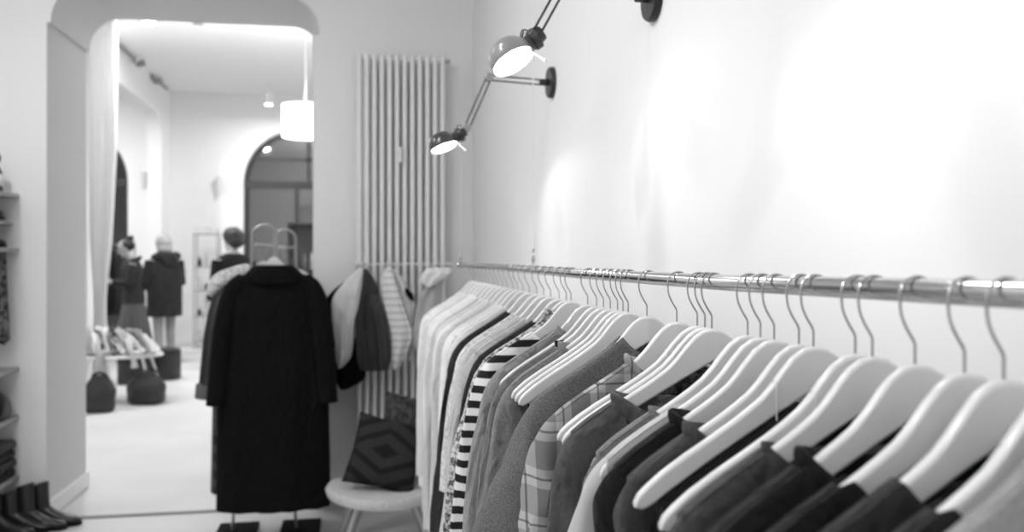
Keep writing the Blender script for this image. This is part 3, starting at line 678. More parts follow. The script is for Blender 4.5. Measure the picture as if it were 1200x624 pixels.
def coat(name, label, px, Y, zs_, hemz, sh, hemw, mat, seed, slv=.62, collar='flat', cm=None, sm=None, th=.085, sw=.062, cuffm=None):
    X = atY(px, 300, Y).x; t = thing(name, label, 'coat', (X, Y, zs_), 0, 'coats on the steel rack')
    rings = []; H = zs_-hemz; NR = 30; n = 44
    for r in range(NR+1):
        tt = r/NR; z = -H*tt**1.1
        prof = [(0, .06), (.012, sh*.55), (.03, sh*.82), (.06, sh*.95), (.12, sh*1.02), (.3, hemw*.86), (.5, hemw*.96), (1, hemw)]
        w = lerp_tab(prof, tt); dth = lerp_tab([(0, .025), (.05, .06), (.15, th), (1, th*1.25)], tt); row = []
        for k in range(n):
            a = 2*PI*k/n; x = w*math.copysign(abs(math.cos(a))**.9, math.cos(a)); y = dth*math.copysign(abs(math.sin(a))**.8, math.sin(a))
            y += fold(seed, x*.9, z*.5)*.035*min(1, tt*2)
            row.append((x, y, z+(.012*fold(seed+4, x, 0) if r == NR else 0)))
        rings.append(row)
    MB().loft(rings).build('coat_body', mat, t, 60)
    for s in (-1, 1):
        P = crom([(s*(sh-.055), 0, -.062), (s*(sh+.005), 0, -.12), (s*(sh+.045), -.035, -.3), (s*(sh+.078), -.05, -slv)], 18)
        rr = [sw*(.9-.12*i/18)*(1+.05*fold(seed+2, i*.1, s)) for i in range(19)]
        so = MB().tube(P, rr, 18, flat=.85).build('sleeve', sm or mat, t, 60)
        if cuffm: MB().tube([P[-2], P[-1]+(P[-1]-P[-2])*.4], rr[-1]*1.12, 16, flat=.9).build('cuff', cuffm, so, bevel=.008)
    if collar:
        rings = []
        for i in range(25):
            a = PI*(-.12+1.24*i/24)          # round the back of the neck, toward the viewer
            cx, sy = math.cos(a), -math.sin(a)
            def q(rx, ry, z): return (cx*rx, sy*ry, z)
            k = max(0, math.sin(a))
            rings.append([q(.055, .03, .012), q(.075, .045, .026), q(.105, .07, .015), q(.145, .095, -.028-.01*k), q(.148, .1, -.056-.018*k), q(.135, .09, -.06-.018*k), q(.09, .05, -.01)])
        MB().loft(rings).build('collar', cm or mat, t, 60, sub=1)
    if cuffm:
        for s in (-1, 1): MB().tube(crom([(s*.06, 0, .012), (s*.14, -.01, -.012), (s*.215, -.02, -.045), (s*.262, -.03, -.115)], 12), [.035, .042, .044, .044, .044, .044, .044, .044, .042, .04, .036, .03, .02], 16).build('shoulder_trim', cm, t, 60)
    hl = place_hanger((X, Y+.0, zs_+.06), PI, f'white wooden hanger carrying {label.split(" with ")[0].split(" hanging")[0].replace("the ", "")} on the rack'[:90], 'white hangers on the coat rack')
    return t
coat('long_coat', 'long black wool coat with wide flat collar hanging at the front of the rack', 321, 4.38, 1.365, .185, .19, .275, M['cloth_black'], 1, .66, sw=.07)
fluff = speckle('shearling', .35, .7, 60)
puff = plain('dark_quilted_nylon', .014, .5, bump=.7, bscale=14)
coat('shearling_coat', 'dark quilted coat with pale fluffy collar hanging right behind the long black coat', 308, 4.60, 1.345, .55, .19, .24, puff, 2, .62, cm=fluff, sm=puff, collar=None, cuffm=cloth('cuff_knit', .12), sw=.07)
coat('plaid_coat', 'long dark plaid coat showing its left edge behind the black coat', 318, 4.78, 1.34, .17, .19, .315, plaid('dark_plaid', .025, .1, .4, .07, .09), 3, .6, collar=None)
coat('jacket', 'grey jacket hanging at the rear of the coat rack', 330, 4.97, 1.33, .6, .19, .21, cloth('grey_wool', .05), 4, .55)

# ------------------------------------------------------------------ shelves at the left edge
SX = -1.80
for zz, nm in ((1.765, 'top'), (1.475, 'second'), (1.62, 'half'), (.835, 'third'), (.575, 'fourth'), (.255, 'lowest')):
    dx = .0 if nm != 'half' else -.03
    o = thing('wall_shelf', {'top': 'highest grey shelf at the left edge, under the bottle', 'second': 'grey shelf at the left edge just under the dark shoe', 'half': 'thin short shelf at the left edge, between the two dark shoes',
               'third': 'middle grey shelf at the left edge, under the hanging scarf', 'fourth': 'grey shelf at the left edge carrying the black handbag', 'lowest': 'lowest grey shelf at the left edge, above the boots'}[nm], 'shelf', ((SX-2.1)/2, 4.45, zz), 0, 'shelves at the left edge')
    MB().box2(L(o, (-2.1, 3.9, zz-.022)), L(o, (SX+dx, YB-.01, zz))).build('board', M['shelf'], o, bevel=.002)
    for yy in (4.1, 4.8): MB().prism([(-2.1, zz-.022), (-1.95, zz-.022), (-2.1, zz-.1)], yy, yy+.012, lambda a, b, y: (a-o.location.x, y-o.location.y, b-o.location.z)).build('bracket', M['black'], o)
def shoe(name, label, loc, rz, mat, shaft, Ls=.25, heel=.03, group=None):
    t = thing(name, label, 'shoe' if shaft < .08 else 'boot', loc, rz, group)
    rings = []; n = 20     # foot along +x, heel at 0
    secs = [(-.005, .02, .05), (.015, .032, .075), (.05, .034, .085), (.09, .035, .08), (.13, .039, .062), (.17, .044, .047), (.21, .04, .038), (.24, .026, .028), (.252, .008, .018)]
    for x, w, h in secs:
        x *= Ls/.25; row = []; z0 = .012+max(0, heel*(1-x/(.55*Ls)))
        for k in range(n):
            a = 2*PI*k/n; zz = math.sin(a)
            row.append((x, w*math.cos(a)*(1 if zz < 0 else .92), z0+(zz+1)/2*h))
        rings.append(row)
    up = MB().loft(rings)
    rr = []
    for i in range(9):
        z = .05+heel+(shaft-.05)*i/8; f = i/8
        rr.append([(.048+.036*math.cos(2*PI*k/n)*(1.15-.05*f+.15*f*f)-.01*f, .036*math.sin(2*PI*k/n)*(1+.15*f*f), z+.012*f*math.cos(2*PI*k/n)) for k in range(n)])
    if shaft > .08: up.loft(rr)
    up.build('upper', mat, t, 60, remesh=.005)
    so = MB(); pts = [(x*Ls/.25, w+.002) for x, w, h in secs]
    outl = [(x, w) for x, w in pts]+[(x, -w) for x, w in pts[::-1]]
    so.add([(x, y, .012+max(0, heel*(1-x/(.55*Ls)))+.004) for x, y in outl]+[(x, y, .002+max(0, heel*(1-x/(.55*Ls)))) for x, y in outl],
           [tuple(range(len(outl))), tuple(range(2*len(outl)-1, len(outl)-1, -1))]+[(i, (i+1) % len(outl), len(outl)+(i+1) % len(outl), len(outl)+i) for i in range(len(outl))])
    if heel > .012: so.box((.028, 0, heel/2+.002), (.052, .05, heel+.004))
    so.build('sole', M['blackmatte'], t, 30)
    return t
fz = lambda x, y: atZ(x, y)
bt = [(38, 616.5, -6, .19, 'black ankle boot standing foremost toward the archway, toe on open floor'), (21, 621, -9, .20, 'black ankle boot second from the archway in the row of boots'),
      (2, 624, -8, .17, 'black ankle boot third from the archway in the row of boots'), (-18, 629, -10, .17, 'black ankle boot at the left picture edge, farthest from the archway')]
for x, y, a, s, lb in bt:
    p = fz(x, y); shoe('ankle_boot', lb, p, math.radians(a), M['leather'], s, .25, .035, 'black ankle boots on the floor')
sY = 4.84
shoe('flat_shoe', 'dark shoe on the thin short shelf at left edge', (-1.905, sY, 1.62), math.radians(-12), M['leather'], .05, .09, .01)
shoe('flat_shoe', 'dark shoe on the shelf just below the thin short one', (-1.94, sY, 1.475), math.radians(-8), M['leather'], .05, .14, .01)
bo = thing('bottle', 'dark round-capped bottle with a white label on the highest left shelf', 'bottle', (-1.865, 4.86, 1.765))
MB().lathe([(.0, 0), (.034, 0), (.036, .01), (.034, .10), (.022, .13), (.012, .145), (.012, .155), (0, .155)], 24).build('flask', M['bottle'], bo)
MB().ball((0, 0, .178), (.027, .027, .03), 20, 12).build('stopper', M['leather'], bo)
m = MB(); m.loft([[(.0355*math.cos(a), .0355*math.sin(a), z) for a in [math.radians(-120+12*i) for i in range(11)]] for z in (.03, .095)], closed=False, cap=False); m.build('paper_label', M['label'], bo, solid=.0008)
def bag(name, label, loc, w, d, h, mat, rz=0, handle=True, sag=.15, seed=0, grp=None):
    t = thing(name, label, 'bag', loc, rz, grp); rings = []; n = 32
    for i in range(15):
        f = i/14; z = h*f; k = (.86+.3*math.sin(PI*min(1, f*1.05))**.8)*(1-.45*f**3); k = min(k, 1.05)
        if i == 0: k = .75
        row = []
        for j in range(n):
            a = 2*PI*j/n; x = w/2*k*math.copysign(abs(math.cos(a))**.7, math.cos(a)); y = d/2*(1-.6*f**2)*(k)*math.copysign(abs(math.sin(a))**.7, math.sin(a))
            q = 1+.1*noise.noise(Vector((x*12+seed, y*12, z*9)))
            row.append((x*q, y*q, z+(.02*noise.noise(Vector((x*8, seed, 3))) if i > 9 else 0)))
        rings.append(row)
    MB().loft(rings).build('bag_body', mat, t, 60)
    if handle:
        for sy in (-1, 1):
            MB().tube(crom([(-w*.22, sy*d*.12, h*.9), (-w*.22, sy*d*.24, h*1.0), (0, sy*d*.34, h*1.08), (w*.22, sy*d*.24, h*1.0), (w*.22, sy*d*.12, h*.9)], 18), .008, 8).build('handle', mat, t)
    return t
bag('handbag', 'black handbag on the left edge shelf above the folded dark stack', (-1.90, 4.86, .575), .2, .2, .15, M['leather'], handle=False)
for i in range(4):
    z = .255+.05*i; m = MB(); pr = [(-.11, 0), (.105, 0), (.115, .012), (.118, .026), (.112, .04), (.1, .048), (-.11, .048)]
    m.prism(pr, -.1, .1, lambda a, b, y: (a, y, b)); o = m.build('folded_sweater', cloth(f'folded_{i}', [.02, .05, .03, .07][i]), None, bevel=.008, segs=3)
    o.location = (-1.925+.008*(i % 2), 4.87, z); tag(o, ['dark folded sweater lying lowest in the stack on lowest shelf', 'grey folded sweater second from the bottom of the lowest shelf stack', 'dark folded sweater third from the bottom of the lowest shelf stack', 'grey folded sweater on top of the lowest shelf stack'][i], 'sweater', 'folded sweaters on the lowest shelf')
sc = MB(); rings = []
for i in range(22):
    f = i/21; z = -.47*f; row = []
    for k in range(24):
        a = 2*PI*k/24; row.append((.055*math.cos(a)*(.8+.4*f)+.008*math.sin(a*5), .05*math.sin(a)*(1+.1*math.cos(a*6)), z+(.02*math.sin(a*3) if i == 21 else 0)))
    rings.append(row)
sc.loft(rings); o = sc.build('scarf', speckle('scarf_print', .02, .2, 24, .5, .1), None, 60); o.location = (-1.875, 4.88, 1.453)
tag(o, 'printed dark scarf hanging below the shelf at the left edge', 'scarf')

# ------------------------------------------------------------------ far room fittings
def drum_lamp(loc, r, h, label):
    t = thing('pendant_lamp', label, 'pendant lamp', loc)
    MB().lathe([(r, 0), (r, h), (r-.006, h), (r-.006, 0), (r, 0)], 48, None, False).build('drum_shade', M['drum'], t, 30)
    MB().lathe([(0, .015), (r-.008, .015), (r-.008, .02), (0, .02)], 48).build('diffuser', M['drum'], t, 30)
    MB().tube([(0, 0, h-.1), (0, 0, H2-loc[2])], .003, 8).build('cord', M['trim'], t)
    MB().lathe([(0, H2-loc[2]), (.05, H2-loc[2]), (.05, H2-loc[2]-.025), (0, H2-loc[2]-.03)], 24).build('ceiling_rose', M['trim'], t)
    ld = bpy.data.lights.new('pendant_light', 'POINT'); ld.energy = 150; ld.shadow_soft_size = .08
    lo = bpy.data.objects.new('pendant_light', ld); COL.objects.link(lo); lo.parent = t; lo.location = (0, 0, .2)
p = atY(358, 161, 9.2); drum_lamp((p.x, 9.2, p.z), .24, .33, 'large glowing white drum pendant lamp in the room beyond the archway')
def downlight(loc, label, watt, r=.07, g_='round downlights in the rear ceiling'):
    t = thing('downlight', label, 'ceiling light', loc, 0, g_)
    MB().lathe([(r, 0), (r+.022, 0), (r+.024, -.01), (r, -.014)], 32, None, False).build('rim', M['trim'], t)
    MB().lathe([(0, -.004), (r, -.004), (r, -.009), (0, -.009)], 32).build('diffuser', M['spot'], t)
    ld = bpy.data.lights.new('downlight_light', 'AREA'); ld.shape = 'DISK'; ld.size = r*2; ld.energy = watt
    lo = bpy.data.objects.new('downlight_light', ld); COL.objects.link(lo); lo.parent = t; lo.location = (0, 0, -.03)
    return t
def ceil_at(x, y, H): 
    d = (H-CAMH)/(HZ-y)*F; u = (x-600)/F; return (d*(u*CS+SN), d*(CS-u*SN), H)
downlight(ceil_at(175, 26, H2), 'bright round downlight in the rear ceiling just under the arch', 46, .085)
q = atY(315, 122, 14.0)
dl = downlight((q.x, 14.0, q.z), 'small cylinder downlight left of the drum lamp near the arched window', 22, .06)
MB().lathe([(0, 0), (.085, 0), (.085, .16), (.02, .17), (.02, H2-q.z), (0, H2-q.z)], 24).build('housing', M['trim'], dl, 40)
downlight((-2.3, 8.0, H2), 'added unseen fill light in the rear ceiling right behind the arch', 54, .085)  # added out of view as fill, set aside to keep the jamb dark
downlight((.8, 11, H2), 'round downlight in the rear ceiling right of the drum lamp', 56, .085)
downlight((-5, 12.8, H2), 'round downlight in the ceiling beyond the partition', 100, .085)
for i, (x, y) in enumerate(((-1.85, 3.4), (-1.5, 1.4), (-1.0, -.9), (-.85, 1.9))):  # added out of view to give the front room its ambient fill
    downlight((x, y, H1), ['added unseen fill light in front of the archway', 'added unseen fill light over the middle of the front room', 'added unseen fill light over the near end of the front room', 'added unseen fill light beside the clothes rail'][i], [15, 18, 22, 11][i], .11, 'added fill lights in the front room')
def track_spot(x, y, label, ang):
    p = Vector(ceil_at(x, y, H2)); t = thing('track_spotlight', label, 'spotlight', p, 0, 'spotlights on the rear ceiling')
    MB().box((0, -.5 if ang else .5, -.03), (.03, 1.1, .03)).build('track', M['shelf'], t)
    MB().tube([(0, 0, -.04), (0, 0, -.09)], .012, 8).build('stem', M['lampgrey'], t)
    MB().lathe([(0, 0), (.03, 0), (.042, .03), (.045, .12), (0, .12)], 16, Matrix.Translation((.03, 0, -.12)) @ Matrix.Rotation(math.radians(70), 4, 'Y')).build('lamp_head', M['lampgrey'], t)
track_spot(157, 66, 'grey spotlight on a track above the curtain', True); track_spot(178, 87, 'grey spotlight on a track nearer the far wall', False)
p = Vector(ceil_at(232, 24, H2)); t = thing('smoke_detector', 'small grey dome on the rear ceiling at the top of the archway', 'smoke detector', p)
MB().lathe([(0, -.05), (.03, -.05), (.06, -.035), (.065, 0), (0, 0)], 24).build('housing', M['lampgrey'], t); MB().lathe([(0, -.056), (.014, -.056), (.014, -.05), (0, -.05)], 12).build('sensor', M['trim'], t)
for i, (x, y) in enumerate(((257, 217), (169, 212))):
    p = atY(x, y, YF-.05); t = thing('wall_sconce', ['slim grey sconce on the far wall beside the arched window', 'slim grey sconce on the far wall seen through the partition opening'][i], 'wall lamp', (p.x, YF, p.z))
    MB().box((0, -.012, 0), (.08, .024, .16)).build('back_plate', M['jamb'], t, bevel=.006); MB().lathe([(.0, -.14), (.028, -.14), (.05, .14), (.0, .14)], 20, Matrix.Translation((0, -.07, .0))).build('glass_shade', M['jamb'], t)
# curtain
cu = MB(); rings = []
for i in range(41):
    f = i/40; z = H2-.02-(H2-.05)*f
    hw = lerp_tab([(0, .16), (.35, .155), (.62, .12), (.76, .07), (.82, .065), (.9, .08), (1, .1)], f); cx = lerp_tab([(0, -2.90), (.35, -2.9), (.76, -2.93), (1, -2.92)], f); row = []
    n = 72
    for k in range(n):
        a = 2*PI*k/n; row.append((cx+hw*math.cos(a), 10.5+.05*math.sin(a)*(1.2-.3*f)+.028*math.sin(math.cos(a)*26+i*.03)*(.5+.5*hw/.19), z))
    rings.append(row)
cu.loft(rings); tag(cu.build('curtain', M['curtain'], None, 80), 'white floor-length curtain gathered at the left side of the rear room', 'curtain')
# low table with heaped scarves
tb = thing('side_table', 'low white table with slim splayed legs under the heap of pale scarves', 'table', (-2.33, 9.05, 0))
tz = .47
MB().prism([(.4*math.cos(a)*1.0, .3*math.sin(a)) for a in [2*PI*k/40 for k in range(40)]], tz-.025, tz, XY).build('tabletop', M['tablew'], tb, bevel=.006)
for sx, sy in ((-1, -1), (1, -1), (1, 1), (-1, 1)): MB().tube([(sx*.24, sy*.16, tz-.02), (sx*.36, sy*.24, 0)], [.014, .011], 10).build('leg', M['tablew'], tb)
tones = [.5, .3, .62, .36, .5, .14, .58, .3, .45, .6, .22, .55]
names = ['pale', 'dull grey', 'white', 'mid grey', 'light grey', 'dark', 'off-white', 'darker grey', 'ash grey', 'bright white', 'deep grey', 'soft white']
for i in range(12):
    m = MB(); rings = []; lay = (i*2) % 3; sx = -.37+.047*i; k_ = .05+.008*i
    hang = i in (3, 8); over = tz-.1 if hang else tz+.03; yo = -.35 if hang else -.23
    P = crom([(sx-.05, .14, tz+.04), (sx-.03, .07, tz+.12+.035*lay), (sx+.01, -.01, tz+.17+.05*lay-.004*i), (sx+k_*.8, -.11, tz+.14+.03*lay), (sx+k_*1.5, yo+.05, tz+.06), (sx+k_*1.8, yo, over)], 22)
    for q, p in enumerate(P):
        d = (P[min(q+1, 22)]-P[max(q-1, 0)]).normalized(); sd = d.cross(Vector((0, 0, 1))).normalized(); up = sd.cross(d)
        rw = (.05+.02*math.sin(q*.5+i))*(1-.3*(q/22)); row = []
        for k in range(16):
            a = 2*PI*k/16; v = sd*rw*math.cos(a)+up*.014*math.sin(a)*(1+.5*math.sin(3*a+i))+up*.012*math.cos(a*3+i)
            w_ = p+v+Vector((.008*math.sin(q*.9+i), 0, .006*math.sin(q*1.7)))
            if w_.z < tz+.004 and abs(w_.x) < .4 and abs(w_.y) < .28 and over > tz: w_.z = tz+.004
            row.append(w_)
        rings.append(row)
    m.loft(rings); o = m.build('scarf', cloth(f'scarf_cloth_{i}', tones[i]), None, 60); o.location = tb.location
    tag(o, f'{names[i]} scarf, {ordn[i]} from the left in the heap on the low table', 'scarf', 'scarves heaped on the low table')
q = atZ(112, 486); bag('tote_bag', 'black tote bag on the rear floor beside the archway edge', (q.x, q.y+.12, 0), .26, .2, .34, M['leather2'], .3, True, seed=2)
q = atZ(171, 474); bag('shoulder_bag', 'dark slouchy shoulder bag on the floor in front of the low white table', (q.x, q.y+.03, 0), .34, .24, .31, M['leather2'], -.15, True, seed=5)
def pouf(x, y, r, h, label):
    q = atZ(x, y); t = thing('pouf', label, 'pouf', (q.x, q.y+r, 0), 0, 'dark poufs near the low table')
    MB().lathe([(0, 0), (r*.96, 0), (r, .02), (r, h-.03), (r*.96, h-.005), (r*.8, h), (0, h)], 32).build('cushion_body', M['leather2'], t); MB().lathe([(r+.002, h-.05), (r+.007, h-.045), (r+.002, h-.04), (r+.002, h-.05)], 32, None, False).build('piping', M['blackmatte'], t)
pouf(189, 447, .18, .36, 'dark round pouf behind the right end of the low table'); pouf(152, 452, .17, .3, 'dark round pouf under the middle of the low table')
# shelving by the far wall
a = atY(229, 400, 14.3); b = atY(256, 400, 14.3); sz = 1.82
su = thing('shelving_unit', 'thin black framed shelving unit with bottles against the far wall', 'shelf', ((a.x+b.x)/2, 14.3, 0)); hw = (b.x-a.x)/2
for sx in (-1, 1):
    for sy in (-.14, .14): MB().box((sx*hw, sy, sz/2), (.018, .018, sz)).build('post', M['shelf'], su)
levels = (.1, .5, .9, 1.28, 1.80)
for z in levels: MB().box((0, 0, z), (hw*2, .3, .018)).build('shelf_board', M['shelf'], su)
k = 0
words = {1.28: 'upper', .9: 'middle', .5: 'lower', .1: 'bottom'}
for z in (1.28, .9, .5, .1):
    for j in range(3):
        x = -hw*.6+hw*.6*j; hgt = (.16, .22, .12)[(j+k) % 3]
        m = MB().lathe([(0, 0), (.035, 0), (.036, hgt*.6), (.014, hgt*.78), (.014, hgt), (0, hgt)], 16); o = m.build('bottle', M['bottle2' if (j+k) % 2 else 'bottle'], None); o.location = (su.location.x+x, 14.26, z+.009)
        tag(o, f'{"pale" if (j+k) % 2 else "dark"} bottle, {["left", "centre", "right"][j]} one on the {words[z]} shelf of the thin unit', 'bottle', 'bottles on the far shelving unit')
    k += 1
for j, (x, w, h) in enumerate(((-.07, .24, .12), (.1, .14, .09))):
    o = MB().box((0, 0, h/2), (w, .2, h)).build('storage_box', M['box'], None, bevel=.006); o.location = (su.location.x+x, 14.3, sz-.009+.0); tag(o, ['wide pale box on top of the far shelving unit', 'small pale box on top of the far shelving unit'][j], 'box')
# dark display cabinet by the arched window
a = atY(339, 400, 12.6); dz = atY(345, 262, 12.6).z
dc = thing('display_stand', 'black framed display stand with goods in front of the arched window', 'display stand', (a.x+.35, 12.6, 0))
for sx in (-.34, .34):
    for sy in (-.18, .18): MB().box((sx, sy, dz/2), (.035, .035, dz)).build('post', M['black'], dc)
MB().box((0, 0, dz-.02), (.715, .4, .04)).build('top_frame', M['black'], dc)
for z in (.3, .8, 1.25): MB().box((0, 0, z), (.7, .38, .025)).build('shelf_board', M['black'], dc)
MB().box((0, .19, dz/2), (.7, .008, dz-.05)).build('back_panel', plain('smoked_panel', .06, .3), dc)
for j in range(5):
    hgt = .2+.06*(j % 3); o = MB().lathe([(0, 0), (.045, 0), (.048, hgt*.6), (.018, hgt*.8), (.018, hgt), (0, hgt)], 16).build('bottle', M['bottle2' if j == 2 else 'bottle'], None); o.location = (dc.location.x-.26+.13*j, 12.52, 1.2625)
    tag(o, f'{"pale" if j == 2 else "dark"} bottle, {ordn[j]} from the left on the black display stand', 'bottle', 'bottles on the black display stand')
# garment rail beyond the woman with the bun
gr = thing('garment_rack', 'thin metal garment rack in the partition opening left of the browsing people', 'clothes rail', (-3.6, 13.1, 0))
zr = 1.62
for x in (-.42, .42): MB().tube([(x, 0, .01), (x, 0, zr)], .012, 10).build('post', M['steel'], gr); MB().box((x, 0, .012), (.05, .4, .024)).build('foot', M['steel'], gr)
MB().tube([(-.42, 0, zr), (.42, 0, zr)], .012, 10).build('rail_tube', M['steel'], gr)
for j in range(5):
    m = MB(); rings = []
    for i in range(14):
        f = i/13; w = lerp_tab([(0, .03), (.06, .16), (.12, .2), (1, .22)], f); row = []
        for k in range(20):
            a = 2*PI*k/20; row.append((.022*math.cos(a)*(1+.2*math.sin(f*7)), w*math.sin(a), -.06-.95*f))
        rings.append(row)
    m.loft(rings); m.tube([(0, 0, -.07), (0, 0, -.02), (.0, .012, 0), (0, 0, .016)], .003, 6); o = m.build('dress', cloth(f'rack_{j}', [.015, .02, .03, .012, .02][j]), None, 60); o.location = (-3.6-.25+.12*j, 13.1, zr)
    tag(o, f'dark dress, {ordn[j]} from the left on the rack in the partition opening', 'dress', 'dark dresses on the rear garment rack')

# ------------------------------------------------------------------ people
def limb(m, pts, r, n=14): m.tube(pts, r, n)
def hand(m, w, d, up, side, s=1.0):
    """palm from wrist w along d, five fingers slightly curled toward 'up' (palm side)"""
    d = Vector(d).normalized(); up = Vector(up).normalized(); lat = d.cross(up).normalized()*side; w = Vector(w)
    m.tube([w, w+d*.045*s, w+d*.09*s], [.024*s, .036*s, .034*s], 12, flat=.5)
    for i, (o, ln) in enumerate(((-.03, .066), (-.01, .078), (.01, .072), (.029, .056))):
        b = w+d*.085*s+lat*o*s
        m.tube([b-d*.02, b+d*ln*.45*s+up*.006, b+d*ln*.8*s+up*.02, b+d*ln*.95*s+up*.036], [.0095, .0095, .0085, .007], 8)
    b = w+d*.03*s-lat*.03*s
    m.tube([b, b-lat*.022+d*.025+up*.008, b-lat*.03+d*.05+up*.02, b-lat*.028+d*.068+up*.03], [.012, .011, .010, .008], 8)
def head_parts(m, c, tilt=0, s=1.0):
    """face looks along -y; c is the centre of the skull"""
    R = Matrix.Rotation(tilt, 3, 'X'); c = Vector(c)
    P = lambda x, y, z: tuple(c+R @ (Vector((x, y, z))*s))
    m.ball(P(0, .01, .02), (.075*s, .095*s, .1*s), 20, 14, R)
    m.ball(P(0, -.025, -.045), (.057*s, .066*s, .075*s), 18, 12, R)
    m.tube([P(0, -.083, .022), P(0, -.098, .0), P(0, -.112, -.02), P(0, -.092, -.03)], [.008*s, .011*s, .015*s, .009*s], 10)
    for sx in (-1, 1):
        m.ball(P(sx*.074, .012, -.01), (.011*s, .021*s, .031*s), 10, 8, R)
        m.ball(P(sx*.03, -.082, .028), (.017*s, .01*s, .009*s), 10, 6, R)
    m.tube([P(-.023, -.083, -.056), P(0, -.094, -.053), P(.023, -.083, -.056)], [.005*s, .009*s, .005*s], 8)
    m.ball(P(0, -.07, -.098), (.025*s, .02*s, .018*s), 10, 8, R)
    return P
def torso(m, z0, z1, prof, lean=0, y0=0, n=24):
    rings = []
    for i in range(17):
        f = i/16; z = z0+(z1-z0)*f; w = lerp_tab([(a, b) for a, b, c in prof], f); d = lerp_tab([(a, c) for a, b, c in prof], f)
        rings.append([(w*math.cos(2*PI*k/n), y0-lean*f*f+d*math.sin(2*PI*k/n), z) for k in range(n)])
    m.loft(rings)
def boots(t, pos, mat, h=.2):
    for sx, y in pos:
        m = MB(); m.tube([(sx, y, .06), (sx, y, h)], [.05, .056], 14); m.tube([(sx, y+.045, .05), (sx, y-.03, .05), (sx, y-.11, .04), (sx, y-.19, .033)], [.04, .046, .044, .026], 14)
        m.box((sx, y+.01, .015), (.08, .1, .03)); m.box((sx, y-.09, .009), (.085, .2, .018)); m.build('boot', mat, t, 60, remesh=.006)
# 1: bun, dark jacket, pleated skirt, facing left
P1 = atY(157, 300, 12.55)
t1 = thing('person', 'person with dark hair in a bun, short dark jacket and long grey skirt, browsing clothes', 'person', (P1.x, 12.55, 0), math.radians(-82))
m = MB(); HC = (0, -.11, 1.555)
P = head_parts(m, HC, math.radians(24), .98); limb(m, [(0, .02, 1.36), (0, -.05, 1.43), (0, -.085, 1.5)], [.055, .05, .05])
torso(m, .86, 1.40, [(0, .16, .11), (.3, .13, .095), (.75, .17, .11), (.93, .16, .09), (1, .07, .06)], .03)
for sx in (-1, 1):
    limb(m, [(sx*.085, 0, .88), (sx*.09, -.005, .5), (sx*.085, .01, .1)], [.085, .06, .042])
    limb(m, [(sx*.165, 0, 1.345), (sx*.205, -.06, 1.08), (sx*.15, -.29, 1.1)], [.05, .042, .03]); hand(m, (sx*.15, -.29, 1.1), (-sx*.2, -1, .1), (-sx, 0, -.2), sx)
m.build('body', M['skin'], t1, 60, remesh=.0075)
m = MB(); c = Vector(HC); m.ball((0, -.085, 1.595), (.088, .105, .09), 22, 14, Matrix.Rotation(math.radians(24), 3, 'X'), lambda d: 1 if d.y > -.45 or d.z > .35 else .8)
m.ball((0, -.05, 1.70), (.05, .052, .043), 16, 10, None, lambda d: 1+.08*noise.noise(d*4)); m.build('hair', M['hairblack'], t1, 60, remesh=.008)
m = MB(); torso(m, .80, 1.40, [(0, .195, .15), (.35, .175, .14), (.75, .21, .145), (.92, .19, .12), (1, .085, .08)], .03)
for sx in (-1, 1): limb(m, [(sx*.165, 0, 1.33), (sx*.215, -.055, 1.08), (sx*.165, -.25, 1.09)], [.075, .062, .05])
m.tube([(-.09, -.05, 1.38), (-.09, .05, 1.41), (0, .08, 1.43), (.09, .05, 1.41), (.09, -.05, 1.38)], .03, 10); m.build('jacket', cloth('charcoal_denim', .033, .3, scale=20), t1, 60, remesh=.01)
rings = []
for i in range(19):
    f = i/18; z = .86-.68*f; row = []
    for k in range(96):
        a = 2*PI*k/96; pl = 1+.06*f*math.sin(a*16); row.append((lerp_tab([(0, .165), (.2, .2), (1, .29)], f)*math.cos(a)*pl, lerp_tab([(0, .12), (.2, .16), (1, .25)], f)*math.sin(a)*pl, z))
    rings.append(row)
MB().loft(rings).build('skirt', cloth('grey_pleats', .1), t1, 60); boots(t1, ((-.085, .01), (.085, .01)), M['leather'])
# 2: blonde, hooded parka, facing away to the left
P2 = atY(193, 300, 11.85)
t2 = thing('person', 'person with short blonde hair in a dark hooded parka, standing with back turned', 'person', (P2.x, 11.85, 0), math.radians(-135))
m = MB(); HC = (0, -.06, 1.615); head_parts(m, HC, math.radians(14), 1.0); limb(m, [(0, .02, 1.42), (0, -.02, 1.5), (0, -.045, 1.55)], [.058, .052, .052])
torso(m, .9, 1.46, [(0, .17, .12), (.3, .14, .1), (.75, .18, .115), (.93, .17, .09), (1, .07, .06)], .02)
for sx in (-1, 1):
    limb(m, [(sx*.09, 0, .92), (sx*.09, -.01, .5), (sx*.09, .015, .1)], [.088, .06, .04]); limb(m, [(sx*.175, 0, 1.40), (sx*.235, -.03, 1.12), (sx*.13, -.24, 1.06)], [.05, .042, .03]); hand(m, (sx*.13, -.24, 1.06), (-sx*.5, -1, .1), (-sx, 0, -.2), sx)
m.build('body', M['tights'], t2, 60, remesh=.0075)
me = t2.children[0].data; me.materials.append(M['skin'])
m = MB(); m.ball((0, -.02, 1.625), (.1, .105, .115), 24, 16, None, lambda d: 1+.04*noise.noise(d*6)); m.ball((0, .0, 1.545), (.098, .088, .09), 20, 12, None, lambda d: 1+.06*noise.noise(d*7)); m.build('hair', M['hairblond'], t2, 60, remesh=.009)
m = MB(); torso(m, .66, 1.46, [(0, .235, .18), (.35, .235, .175), (.75, .25, .165), (.92, .215, .13), (1, .09, .09)], .02)
for sx in (-1, 1): limb(m, [(sx*.18, 0, 1.38), (sx*.255, -.03, 1.10), (sx*.15, -.2, 1.05)], [.09, .075, .06])
parka = m.build('parka', cloth('dark_parka', .02, .2, scale=12), t2, 60, remesh=.01)
